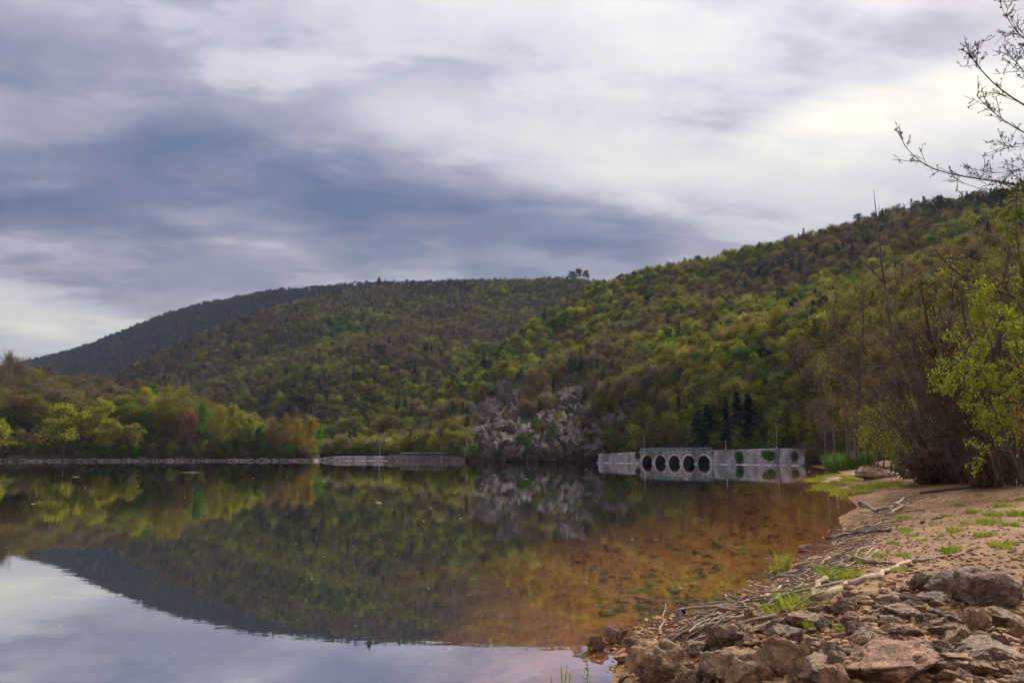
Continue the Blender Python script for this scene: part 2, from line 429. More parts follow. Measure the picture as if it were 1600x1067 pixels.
# ------------------------------------------------------------------ hills (foot line lofted to crest line, back slope beyond)
HILLS = {}
def loft(name, rows, nu, nv, power, amp, seed, back=260, drop=7.0, fz=None):
    """rows: foot (px, Y, z), crest (px, py, Y). The crest is lowered by the height of the trees on it."""
    A = []; B = []
    for (fx, fY, fzv), (cx, cy, cY) in rows:
        a = at(fx, 709, fY); a[2] = fzv; A.append(a)
        b = at(cx, cy, cY); b[2] -= drop; B.append(b)
    A = np.array(A); B = np.array(B); s = np.linspace(0, len(rows)-1, nu); k = np.arange(len(rows))
    def interp(Q):
        q = np.stack([np.interp(s, k, Q[:, c]) for c in range(3)], 1)
        w = max(1, nu//len(rows)//3); ker = np.ones(2*w+1)/(2*w+1)
        return np.stack([np.convolve(np.pad(q[:, c], w, mode='edge'), ker, 'valid') for c in range(3)], 1)
    a = interp(A); b = interp(B)
    v = np.linspace(0, 1, nv)[:, None]
    P = a[None]+(b-a)[None]*v[:, :, None]
    zz = a[None, :, 2]+(b-a)[None, :, 2]*(v**power*(1-.12*np.sin(np.pi*v)))
    env = np.sin(np.pi*np.clip(v, 0, 1))**.7
    zz = zz+env*amp*(fbm2(P[..., 0], P[..., 1], 1/90., 4, seed))*1.6
    env2 = np.clip(v*6, 0, 1)*np.clip((1-v)*4, .25, 1)
    zz = zz+env2*1.2*fbm2(P[..., 0], P[..., 1], 1/14., 3, seed+7)
    P[..., 2] = zz
    bk = []
    dirn = (b-a)[:, :2]; dirn = dirn/(np.linalg.norm(dirn, axis=1, keepdims=True)+1e-6)
    for q in (.12, .4, 1.0):
        e = b.copy(); e[:, :2] += dirn*back*q; e[:, 2] = b[:, 2]-back*.45*q*q-2*q; bk.append(e)
    P = np.concatenate([P, np.array(bk)], 0); n_rows = len(P)
    i = (np.arange(n_rows-1)[:, None]*nu+np.arange(nu-1)[None]).ravel()
    F = np.stack([i, i+1, i+nu+1, i+nu], 1); V = P.reshape(-1, 3)
    o = tag(obj(name, build_mesh(name, V, F, mats=[MAT['litter']], smooth=True)), kind='structure')
    HILLS[name] = dict(P=P, nu=nu, nv=nv, bvh=BVHTree.FromPolygons([tuple(x) for x in V], [tuple(f) for f in F]))
    return o
loft('hill_ridge_far', [((-700, 900, -2), (-500, 640, 1500)), ((-250, 820, -2), (-120, 600, 1500)), ((0, 800, -2), (40, 564, 1500)), ((100, 800, -2), (130, 541, 1480)), ((250, 800, -2), (200, 513, 1450)),
     ((300, 800, -2), (280, 482, 1400)), ((350, 800, -2), (350, 466, 1350)), ((420, 800, -2), (430, 452, 1300)), ((560, 800, -2), (560, 441, 1250)), ((760, 800, -2), (760, 436, 1200)), ((950, 800, -2), (960, 440, 1150))],
     200, 50, .9, 14, 11, drop=7)
loft('hill_middle', [((-400, 500, -2), (-260, 690, 650)), ((-60, 470, -2), (30, 660, 660)), ((120, 440, -2), (190, 577, 700)), ((220, 420, -2), (270, 540, 740)), ((320, 400, -2), (350, 505, 780)), ((400, 380, -2), (440, 474, 820)),
     ((470, 345, -2), (520, 454, 850)), ((540, 330, -2), (620, 444, 850)), ((600, 340, 0), (760, 437, 820)), ((680, 380, 10), (870, 432, 800)), ((760, 430, 20), (930, 437, 780)), ((860, 480, 30), (1000, 445, 760)), ((1000, 520, 40), (1120, 440, 740))],
     220, 90, .92, 12, 21, drop=7)
C_FOOT = [(490, 268, 1.9), (600, 268, 2.2), (650, 252, 2.0), (720, 232, 1.6), (745, 224, -.5), (800, 214, -.5), (870, 209, -.5), (925, 207, -.5), (945, 205, 2.6), (1010, 191, 3.0), (1100, 172, 3.2), (1180, 160, 3.3), (1255, 150, 3.2), (1310, 132, -.5), (1370, 108, -.8), (1460, 86, -.8), (1640, 66, -1), (1900, 52, -1), (2500, 40, -1)]
C_CREST = [(500, 690, 300), (590, 655, 322), (650, 622, 340), (730, 578, 372), (760, 556, 385), (820, 510, 410), (880, 466, 435), (925, 441, 448), (952, 434, 452), (1010, 417, 450), (1100, 399, 435), (1190, 379, 420), (1290, 353, 400), (1380, 329, 385), (1450, 312, 372), (1540, 300, 360), (1680, 286, 345), (1900, 270, 330), (2600, 250, 300)]
loft('hill_near', list(zip(C_FOOT, C_CREST)), 320, 110, .84, 9, 31, drop=7)
loft('headland', [((-900, 150, -.6), (-1000, 640, 190)), ((-400, 190, -.6), (-420, 610, 250)), ((-100, 228, -.6), (-90, 612, 300)), ((60, 238, -.6), (70, 622, 300)), ((200, 243, -.6), (205, 640, 300)), ((320, 246, -.6), (320, 664, 290)),
     ((420, 248, -.6), (420, 690, 280)), ((470, 249, -.6), (470, 703, 268)), ((492, 252, -.8), (496, 709, 262)), ((500, 262, -2), (502, 717, 268))], 130, 30, .7, 1.0, 41, back=120, drop=0)

def hill_hit(px, py, names=('headland', 'hill_near', 'hill_middle', 'hill_ridge_far')):
    best = None
    for n in names:
        r = HILLS[n]['bvh'].ray_cast(Vector(EYE), Vector(ray(px, py)))
        if r[0] is not None and (best is None or r[3] < best[1]): best = (np.array(r[0]), r[3])
    return None if best is None else best[0]
# ------------------------------------------------------------------ tree shapes
def unit(v): return v/(np.linalg.norm(v)+1e-9)
def branch(rng, p, d, L, n, wig, lift):
    P = [p]; d = unit(d)
    for k in range(n):
        d = unit(d+rng.normal(size=3)*wig+np.array((0, 0, lift)))
        P.append(P[-1]+d*L/n)
    return np.array(P), d
def gen_tree(rng, H=14.0, spread=5.0, r0=.22, base=.25, limbs=9, subs=4, twigs=0, wig=.16, lift=.10, tilt=.9, profile='dome', forks=1):
    """Trunk, limbs, sub-branches (and twigs). Returns [(points, radii, level)], tips and points along the outer branches."""
    paths = []; tips = []; along = []
    for fk in range(forks):
        d0 = np.array((rng.normal()*.06, rng.normal()*.06, 1.0)) if forks == 1 else unit(np.array((math.cos(fk*2.4)*.35, math.sin(fk*2.4)*.35, 1.0)))
        T, _ = branch(rng, np.array((0, 0, -.3)), d0, H*.93, 9, wig*.45, .12)
        rT = r0*(1-np.linspace(0, 1, len(T))*.9); paths.append((T, rT, 0))
        for i in range(limbs):
            f = base+(1-base)*(i+rng.uniform(.2, .9))/limbs
            if f > .99: f = .97
            q = f*(len(T)-1); k = int(q); p = T[k]+(T[min(k+1, len(T)-1)]-T[k])*(q-k)
            g = (f-base)/(1-base)
            sh = {'dome': math.sqrt(max(.05, 1-(g*1.0)**2.2)), 'cone': 1.05-g, 'vase': .55+.6*g-.55*g**3}[profile]
            L = spread*max(.25, sh)*rng.uniform(.75, 1.2)
            a = i*2.4+rng.uniform(-.5, .5)
            d = np.array((math.cos(a)*tilt, math.sin(a)*tilt, .25+.8*g+rng.uniform(-.1, .2)))
            B, dd = branch(rng, p, d, L, 5, wig, lift)
            rl = r0*(1-f*.75)*.5; paths.append((B, rl*(1-np.linspace(0, 1, len(B))*.8), 1)); tips.append(B[-1]); along += list(B[2:])
            for j in range(subs):
                kk = rng.uniform(1.2, 4.9); k = int(kk); p2 = B[k]+(B[min(k+1, 5)]-B[k])*(kk-k)
                d2 = unit(unit(B[min(k+1, 5)]-B[max(k-1, 0)])+rng.normal(size=3)*.65+np.array((0, 0, .15)))
                L2 = L*rng.uniform(.28, .55)
                S, _ = branch(rng, p2, d2, L2, 3, wig*1.3, lift)
                paths.append((S, rl*.4*(1-np.linspace(0, 1, 4)*.7), 2)); tips.append(S[-1]); along += list(S[1:])
                for w in range(twigs):
                    kk = rng.uniform(.4, 2.99); k = int(kk); p3 = S[k]+(S[k+1]-S[k])*(kk-k)
                    d3 = unit(unit(S[k+1]-S[k])+rng.normal(size=3)*.7)
                    W, _ = branch(rng, p3, d3, L2*rng.uniform(.3, .6), 2, wig*1.2, lift)
                    paths.append((W, rl*.18*np.array((1, .8, .5)), 3)); tips.append(W[-1]); along += list(W[1:])
    return paths, np.array(tips), np.array(along)

def wood_geo(g, paths, sides=(6, 4, 3, 3), rmin=.012, mat=0):
    for P, r, lv in paths: g.tube(P, np.maximum(r, rmin*(1 if lv < 2 else .8)), sides[lv], mat)
def clump(rng, pts, n, sig):
    i = rng.integers(0, len(pts), n); return pts[i]+rng.normal(size=(n, 3))*sig
def slivers(g, rng, pts, n, L, w, up=.5, mat=0):
    """Fine bare twigs: thin upward-spreading blades."""
    i = rng.integers(0, len(pts), n); p = pts[i]+rng.normal(size=(n, 3))*L*.35
    d = rng.normal(size=(n, 3)); d[:, 2] = np.abs(d[:, 2])*.7+up; d /= np.linalg.norm(d, axis=1, keepdims=True)
    s = np.cross(d, rng.normal(size=(n, 3))); s /= np.linalg.norm(s, axis=1, keepdims=True)
    l = L*rng.uniform(.5, 1.3, n)[:, None]
    V = np.stack([p-s*w, p+s*w, p+d*l], 1); g.add(V, None, np.arange(n*3).reshape(n, 3), mat)

def conifer_geo(g, rng, H=16, W=3.0, layers=15, bare=.12, mat_w=0, mat_l=1, dens=1.0):
    P, _ = branch(rng, np.array((0, 0, -.3)), np.array((0, 0, 1.0)), H, 6, .015, .1)
    g.tube(P, .2*(1-np.linspace(0, 1, 7)*.92), 5, mat_w)
    C = []
    for i in range(layers):
        f = bare+(1-bare)*(i/layers); z = f*H; L = W*(1-f)**.8*rng.uniform(.75, 1.15)+.25
        for j in range(int(6+2*(1-f))):
            a = rng.uniform(0, 6.28); l = L*rng.uniform(.6, 1.1)
            e = np.array((math.cos(a)*l, math.sin(a)*l, -.25*l+rng.uniform(-.2, .2)))
            q = np.linspace(.15, 1, max(3, int(6*dens)))[:, None]
            C.append(np.array((0, 0, z))+e*q+rng.normal(size=(len(q), 3))*.16*l*.4)
    C = np.concatenate(C); g.leaves(C, .42, rng, .55, up=1.0, mat=mat_l)

def tree_set(kind, n, seed, res):
    """Prototype (wood, crown) geometries. res: far (hillside), mid (lake shore)."""
    out = []
    for k in range(n):
        rng = np.random.default_rng(seed+k)
        if kind == 'conifer':
            gw, gl = Geo(), Geo(); g = Geo()
            conifer_geo(g, rng, 15, rng.uniform(2.3, 3.3), 15 if res == 'far' else 22, rng.uniform(.08, .25), 0, 1, 1.0 if res == 'far' else 1.8)
            gw.add(g.V[0], g.F4[0]); gl.add(g.V[1], g.F4[1]-len(g.V[0])); out.append((gw, gl)); continue
        if kind == 'pine':
            gw, gl = Geo(), Geo()
            paths, tips, along = gen_tree(rng, 13, 3.4, .22, .5, 9, 3, 0, .2, .02, 1.0, 'dome')
            wood_geo(gw, paths); gl.leaves(clump(rng, tips, 500, .45), .34, rng, .6, up=.8); out.append((gw, gl)); continue
        gw, gl = Geo(), Geo(); far = res == 'far'
        bare = kind == 'bare'
        paths, tips, along = gen_tree(rng, rng.uniform(8.5, 10.5) if far else rng.uniform(11, 14), rng.uniform(3.9, 4.8) if far else rng.uniform(4.0, 5.2), .20, rng.uniform(.08, .18) if far else rng.uniform(.14, .28), 11 if far else 14, 3 if far else 5, 0 if far else 3,
                                      .2, .1 if not bare else .16, .85, 'dome' if rng.random() < .7 else 'vase')
        wood_geo(gw, paths, (5, 3, 3, 3) if far else (7, 5, 3, 3), .03 if far else .02)
        if bare:
            slivers(gl, rng, along, 1000 if far else 3200, 1.7 if far else 1.15, .055 if far else .026, .55)
            gl.leaves(clump(rng, along, 160 if far else 700, .5), .22 if far else .13, rng, .6, up=.3)
        elif kind == 'sparse':
            slivers(gl, rng, along, 260 if far else 900, 1.5 if far else 1.0, .04 if far else .02, .5)
            gl.leaves(clump(rng, along, 1050 if far else 2800, .75), .27 if far else .19, rng, .65, up=.9)
        else:
            gl.leaves(clump(rng, along, 1700 if far else 4400, .8 if far else .42), .30 if far else .20, rng, .7, up=1.0)
        out.append((gw, gl))
    return out

# ------------------------------------------------------------------ forest on the hills
def sample_hill(name, n, spacing, seed, vmin=0.0, vmax=1.06):
    """Points spread over a hill, no two closer than the spacing, with their row fraction."""
    h = HILLS[name]; P = h['P']; nu = h['nu']; rng = np.random.default_rng(seed)
    r0 = int(vmin*h['nv']); r1 = min(len(P)-1, int(vmax*h['nv']))
    Q = P[r0:r1+1]; a = Q[:-1, :-1]; b = Q[:-1, 1:]; c = Q[1:, :-1]
    ar = np.linalg.norm(np.cross(b-a, c-a)[..., :2], axis=-1)+np.linalg.norm(np.cross(b-a, c-a), axis=-1)
    gp, _, _ = to_px(a.reshape(-1, 3)); ar = ar*((gp > -140) & (gp < 1740)).reshape(ar.shape)
    pr = (ar/ar.sum()).ravel(); i = rng.choice(len(pr), n, p=pr)
    ri, ci = np.divmod(i, ar.shape[1]); u, v = rng.random(n)[:, None], rng.random(n)[:, None]
    A, B, C, D = Q[ri, ci], Q[ri, ci+1], Q[ri+1, ci], Q[ri+1, ci+1]
    X = (A*(1-u)+B*u)*(1-v)+(C*(1-u)+D*u)*v; fr = (ri+r0+v[:, 0])/h['nv']
    cx = np.floor(X[:, 0]/spacing).astype(np.int64); cy = np.floor(X[:, 1]/spacing).astype(np.int64)
    _, keep = np.unique(cx*100003+cy, return_index=True)           # one tree per cell
    keep = np.sort(keep); return X[keep], fr[keep]
def to_px(X):
    d = X-EYE; f = d @ CF
    return 800+FPX*(d @ CR)/f, 533.5-FPX*(d @ CU)/f, f

TINT = dict(olive=(.165, .16, .036), yellow=(.235, .235, .04), brown=(.15, .108, .054), purple=(.105, .075, .060), green=(.075, .135, .032), dark=(.020, .034, .024), grey=(.135, .11, .085), gold=(.22, .15, .035), bright=(.13, .20, .03))
FAR = {}
for kname, nn, sd in (('full', 4, 100), ('sparse', 4, 200), ('bare', 4, 300), ('conifer', 3, 400), ('pine', 2, 500)):
    FAR[kname] = tree_set(kname, nn, sd, 'far')
def joined_mesh(name, pair, mats):
    g = Geo()
    for m, q in enumerate(pair):
        for V in [np.concatenate(q.V)]:
            F4 = np.concatenate(q.F4) if q.F4 else None; F3 = np.concatenate(q.F3) if q.F3 else None
            g.add(V, F4, F3, m)
    return g.mesh(name, mats)
protos = bpy.data.collections.new('tree_shapes')            # never linked to the scene: only a source for the woods
PIDX = {}; k = 0
FAR_MESH = {}
for kname in FAR:
    PIDX[kname] = []; FAR_MESH[kname] = []
    for j, pair in enumerate(FAR[kname]):
        o = bpy.data.objects.new('tree_shape_%02d' % k, joined_mesh('tree_shape', pair, [MAT['bark'], MAT['leaf_inst']])); protos.objects.link(o)
        FAR_MESH[kname].append(joined_mesh('hillside_tree', pair, [MAT['bark'], MAT['leaf_obj']]))
        PIDX[kname].append(k); k += 1

def gn_scatter(name):
    ng = bpy.data.node_groups.new(name, 'GeometryNodeTree')
    ng.interface.new_socket('Geometry', in_out='INPUT', socket_type='NodeSocketGeometry')
    ng.interface.new_socket('Geometry', in_out='OUTPUT', socket_type='NodeSocketGeometry')
    N = ng.nodes; L = ng.links
    gi = N.new('NodeGroupInput'); go = N.new('NodeGroupOutput')
    ci = N.new('GeometryNodeCollectionInfo'); ci.inputs[0].default_value = protos; ci.inputs['Separate Children'].default_value = True; ci.inputs['Reset Children'].default_value = True
    ip = N.new('GeometryNodeInstanceOnPoints'); ip.inputs['Pick Instance'].default_value = True
    def attr(nm, typ):
        a = N.new('GeometryNodeInputNamedAttribute'); a.data_type = typ; a.inputs[0].default_value = nm; return a.outputs[0]
    L.new(gi.outputs[0], ip.inputs['Points']); L.new(ci.outputs[0], ip.inputs['Instance'])
    L.new(attr('pick', 'INT'), ip.inputs['Instance Index']); L.new(attr('turn', 'FLOAT_VECTOR'), ip.inputs['Rotation']); L.new(attr('size', 'FLOAT_VECTOR'), ip.inputs['Scale'])
    L.new(ip.outputs[0], go.inputs[0]); return ng
GN = gn_scatter('woodland_scatter')
def scatter(name, X, pick, turn, size, tint, label, cat):
    me = bpy.data.meshes.new(name); me.vertices.add(len(X)); me.vertices.foreach_set('co', X.astype(np.float32).ravel())
    a = me.attributes.new('pick', 'INT', 'POINT'); a.data.foreach_set('value', pick.astype(np.int32))
    a = me.attributes.new('turn', 'FLOAT_VECTOR', 'POINT'); a.data.foreach_set('vector', turn.astype(np.float32).ravel())
    a = me.attributes.new('size', 'FLOAT_VECTOR', 'POINT'); a.data.foreach_set('vector', size.astype(np.float32).ravel())
    a = me.attributes.new('tint', 'FLOAT_COLOR', 'POINT'); a.data.foreach_set('color', np.concatenate([tint, np.ones((len(tint), 1))], 1).astype(np.float32).ravel())
    o = obj(name, me); md = o.modifiers.new('scatter', 'NODES'); md.node_group = GN
    return tag(o, label, cat, kind='stuff')

def choose(X, fr, rng, style):
    """Kind and tint of every tree, in drifts as the photograph's slopes show them."""
    n1 = fbm2(X[:, 0], X[:, 1], 1/70., 4, 61)*1.9; n2 = fbm2(X[:, 0], X[:, 1], 1/28., 3, 77)*1.5; px, py, _ = to_px(X)
    kinds = []; tints = []
    for i in range(len(X)):
        r = rng.random(); g = n1[i]+.6*n2[i]
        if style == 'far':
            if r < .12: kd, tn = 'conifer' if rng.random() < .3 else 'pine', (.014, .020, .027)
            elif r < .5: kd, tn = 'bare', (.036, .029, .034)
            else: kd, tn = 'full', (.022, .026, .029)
        else:
            mid = style == 'middle'
            warm = (.36 if mid else .30)+.45*(fr[i]-.5)*(1 if mid else .35)
            conif = .03+(.10 if fr[i] > .93 else 0)+(.35 if g < -.75 else 0)
            if not mid and py[i] < 345 and px[i] > 1400: conif = .75
            if r < conif: kd, tn = ('conifer' if rng.random() < .6 else 'pine'), TINT['dark']
            elif g+rng.normal()*.30 < warm-.52: kd, tn = 'bare', TINT[rng.choice(['brown', 'purple', 'brown', 'grey'])]
            elif g+rng.normal()*.30 < warm-.05: kd, tn = rng.choice(['bare', 'sparse', 'sparse']), TINT[rng.choice(['brown', 'olive', 'olive', 'grey'])]
            elif g+rng.normal()*.3 < .72: kd, tn = rng.choice(['sparse', 'full']), TINT[rng.choice(['olive', 'olive', 'olive', 'yellow', 'olive', 'green'])]
            else: kd, tn = 'full', TINT[rng.choice(['yellow', 'olive', 'olive', 'yellow', 'green'])]
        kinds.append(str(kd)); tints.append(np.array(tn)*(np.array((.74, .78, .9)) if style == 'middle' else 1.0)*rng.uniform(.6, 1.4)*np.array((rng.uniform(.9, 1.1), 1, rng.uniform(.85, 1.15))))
    return kinds, np.array(tints)

def plant_hill(name, n, spacing, seed, style, size, vmin, label, woods_name, individuals=0):
    rng = np.random.default_rng(seed); X, fr = sample_hill(name, n, spacing, seed, vmin)
    X2, f2 = sample_hill(name, 14000, spacing*.62, seed+90, .93, 1.05); X = np.concatenate([X, X2]); fr = np.concatenate([fr, f2])
    if name == 'hill_near':
        X2, f2 = sample_hill(name, 12000, 4.0, seed+50, 0.0, .26); X = np.concatenate([X, X2]); fr = np.concatenate([fr, f2])
    px, py, dep = to_px(X)
    keep = (px > -120) & (px < 1730)
    if name == 'hill_near':
        for (cx, cy, w, h) in CRAG_CLEAR: keep &= ~((np.abs(px-cx) < w/2+8) & (py > cy-h/2) & (py < cy+h/2+34))
        keep &= ~((px > 780) & (px < 950) & (py > 655) & (rng.random(len(px)) < .85))
    X, fr, px, py, dep = X[keep], fr[keep], px[keep], py[keep], dep[keep]
    kinds, tints = choose(X, fr, rng, style)
    kk = np.array([PIDX[k][rng.integers(len(PIDX[k]))] for k in kinds])
    turn = np.zeros((len(X), 3)); turn[:, 2] = rng.uniform(0, 6.28, len(X)); turn[:, :2] = rng.normal(size=(len(X), 2))*.05
    s = size*rng.uniform(.6, 1.3, len(X))
    s = s*np.where(np.array([k in ('conifer', 'pine') for k in kinds]), .95, 1.0)
    s = s*np.interp(dep, [110, 230, 330], [1.0, .95, 1.0])
    sz = np.stack([s*rng.uniform(.85, 1.2, len(X)), s*rng.uniform(.85, 1.2, len(X)), s], 1)
    X = X-np.stack([np.zeros(len(X)), np.zeros(len(X)), s*rng.uniform(.6, 1.9, len(X))], 1)
    sel = np.zeros(len(X), bool)
    if individuals:
        inside = (px > 0) & (px < 1430) & (py < 720)
        order = np.argsort(np.where(inside, dep, 1e9))[:individuals]; sel[order] = True
        for i in order:
            kd = kinds[i]; j = kk[i]-PIDX[kd][0]
            nm, lb = hillside_words(kd, tints[i], px[i], py[i])
            o = obj(nm, FAR_MESH[kd][j], None, X[i]); o.rotation_euler = turn[i]; o.scale = sz[i]; o.color = (*tints[i], 1)
            tag(o, lb, 'tree', 'trees low on the slope facing the lake')
    r = ~sel
    scatter(woods_name, X[r], kk[r], turn[r], sz[r], tints[r], label, 'woodland')
def hillside_words(kd, tn, px, py):
    marks = [(520, 'behind the road wall start'), (565, 'over the road wall'), (610, 'over the road wall end'), (650, 'above the white sign'), (690, 'above the guard rail'), (735, 'above the end of the guard rail'),
             (775, 'beside the pointed crag'), (815, 'between the two high crags'), (860, 'above the gully of the crags'), (905, 'beside the rounded crag'), (950, 'above the end of the stone wall'), (990, 'above the round green bush'), (1035, 'above the first two arches'),
             (1080, 'above the middle arches'), (1115, 'above the last arch'), (1150, 'above the start of the hedge'), (1180, 'above the tall dark firs'), (1215, 'above the hedge end'), (1260, 'above the end of the lake wall'), (1310, 'behind the wall-end tree'), (1350, 'behind the pair of dark trunks'), (1400, 'behind the half-dead tree'), (9999, 'behind the briar bank')]
    where = next(w for m, w in marks if px < m)
    row = 'high ' if py < 610 else 'midway up ' if py < 660 else 'low ' if py < 695 else 'lowest '
    where = row+'on the slope '+where if row != 'midway up ' else 'midway up the slope '+where
    if kd == 'conifer': return 'conifer_tree', 'dark narrow conifer '+where
    if kd == 'pine': return 'pine_tree', 'dark round-headed pine '+where
    if kd == 'bare': return 'bare_tree', ('grey' if tn[2] > .068 else 'brown' if tn[2] < .052 else 'purplish')+' bare tree '+where
    hue = 'green' if tn[1] > tn[0]*1.25 else 'yellow-green' if tn[0] > .18 else 'brown' if tn[0] > tn[1]*1.2 else 'olive'
    return 'broadleaf_tree', hue+(' leafy tree ' if kd == 'full' else ' thin-leaved tree ')+where
# rock faces that stay free of trees (photograph pixels: centre, width, height)
CRAG_CLEAR = [(793, 628, 36, 60), (893, 632, 50, 46), (785, 690, 78, 60), (880, 690, 120, 70), (760, 640, 30, 30), (965, 660, 30, 16)]
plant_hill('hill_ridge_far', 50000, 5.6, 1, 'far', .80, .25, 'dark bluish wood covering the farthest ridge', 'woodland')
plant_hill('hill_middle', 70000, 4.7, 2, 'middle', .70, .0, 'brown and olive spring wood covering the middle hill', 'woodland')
plant_hill('hill_near', 70000, 4.0, 3, 'near', .64, .0, 'olive spring wood covering the near hill above the arches', 'woodland', 150)

def undergrowth():
    rng = np.random.default_rng(71); XS = []
    for nm, n, sp, v0, v1 in (('hill_near', 16000, 2.4, 0, .16), ('headland', 8000, 2.0, .03, .45)):
        X, fr = sample_hill(nm, n, sp, 72, v0, v1); XS.append(X)
    X = np.concatenate(XS); X = X[X[:, 2] > .5]; px, py, _ = to_px(X); keep = (px > -60) & (px < 1650) & ~((px > 742) & (px < 940) & (py > 600))
    X = X[keep]; n = len(X)
    kd = rng.choice(['bare', 'sparse', 'full', 'bare'], n); pick = np.array([PIDX[k][rng.integers(4)] for k in kd])
    tn = np.array([TINT[rng.choice(['brown', 'purple', 'olive', 'green', 'grey'])] for _ in range(n)])*rng.uniform(.6, 1.0, (n, 1))
    s = rng.uniform(.16, .36, n); sz = np.stack([s*1.3, s*1.3, s], 1); turn = np.zeros((n, 3)); turn[:, 2] = rng.uniform(0, 6.28, n)
    scatter('undergrowth', X-np.array((0, 0, .5)), pick, turn, sz, tn, 'low scrub covering the foot of the slopes across the lake', 'scrub')
undergrowth()
# ------------------------------------------------------------------ rock shapes
_ICO = {}
def ico(sub):
    if sub not in _ICO:
        bm = bmesh.new(); bmesh.ops.create_icosphere(bm, subdivisions=sub, radius=1.0)
        _ICO[sub] = (np.array([v.co[:] for v in bm.verts]), np.array([[v.index for v in f.verts] for f in bm.faces])); bm.free()
    return _ICO[sub]
def rock_shape(rng, dims, sub=3, cuts=14, rough=.10, blocks=0, block_amp=.12, lean=0.0, lo=.55):
    """A broken stone: a ball cut by random planes, stepped into blocks and roughened."""
    V, F = ico(sub); P = V.copy()
    N = rng.normal(size=(cuts, 3)); N /= np.linalg.norm(N, axis=1, keepdims=True); D = rng.uniform(lo, .92, cuts)
    for n, d in zip(N, D):
        e = P @ n-d; P = P-np.clip(e, 0, None)[:, None]*n
    if blocks:
        S = rng.normal(size=(blocks, 3)); S = S/np.linalg.norm(S, axis=1, keepdims=True)*rng.uniform(.6, 1.0, (blocks, 1))
        A = np.array((1.15, 1.15, .5)); dist = np.linalg.norm((P[:, None]-S[None])*A, axis=2)
        o = np.argsort(dist, axis=1)[:, :2]; d1 = np.take_along_axis(dist, o[:, :1], 1)[:, 0]; d2 = np.take_along_axis(dist, o[:, 1:2], 1)[:, 0]
        off = rng.uniform(-1, 1, blocks)[o[:, 0]]*block_amp-np.clip(1-(d2-d1)/.07, 0, 1)*block_amp*.9
        P = P*(1+off)[:, None]
    P = P*(1+rough*fbm(V*2.3+rng.uniform(0, 50), 5, int(rng.integers(999)), .6))[:, None]
    P = P*(1+.35*rough*fbm(V*9+rng.uniform(0, 50), 3, int(rng.integers(999)), .6))[:, None]
    P = P*np.asarray(dims, float)/2
    if lean: P[:, 0] += P[:, 2]*lean
    return P, F
def turned(P, rz, rx=0.0, ry=0.0):
    M = np.array(Matrix.Rotation(rz, 3, 'Z') @ Matrix.Rotation(rx, 3, 'X') @ Matrix.Rotation(ry, 3, 'Y')); return P @ M.T

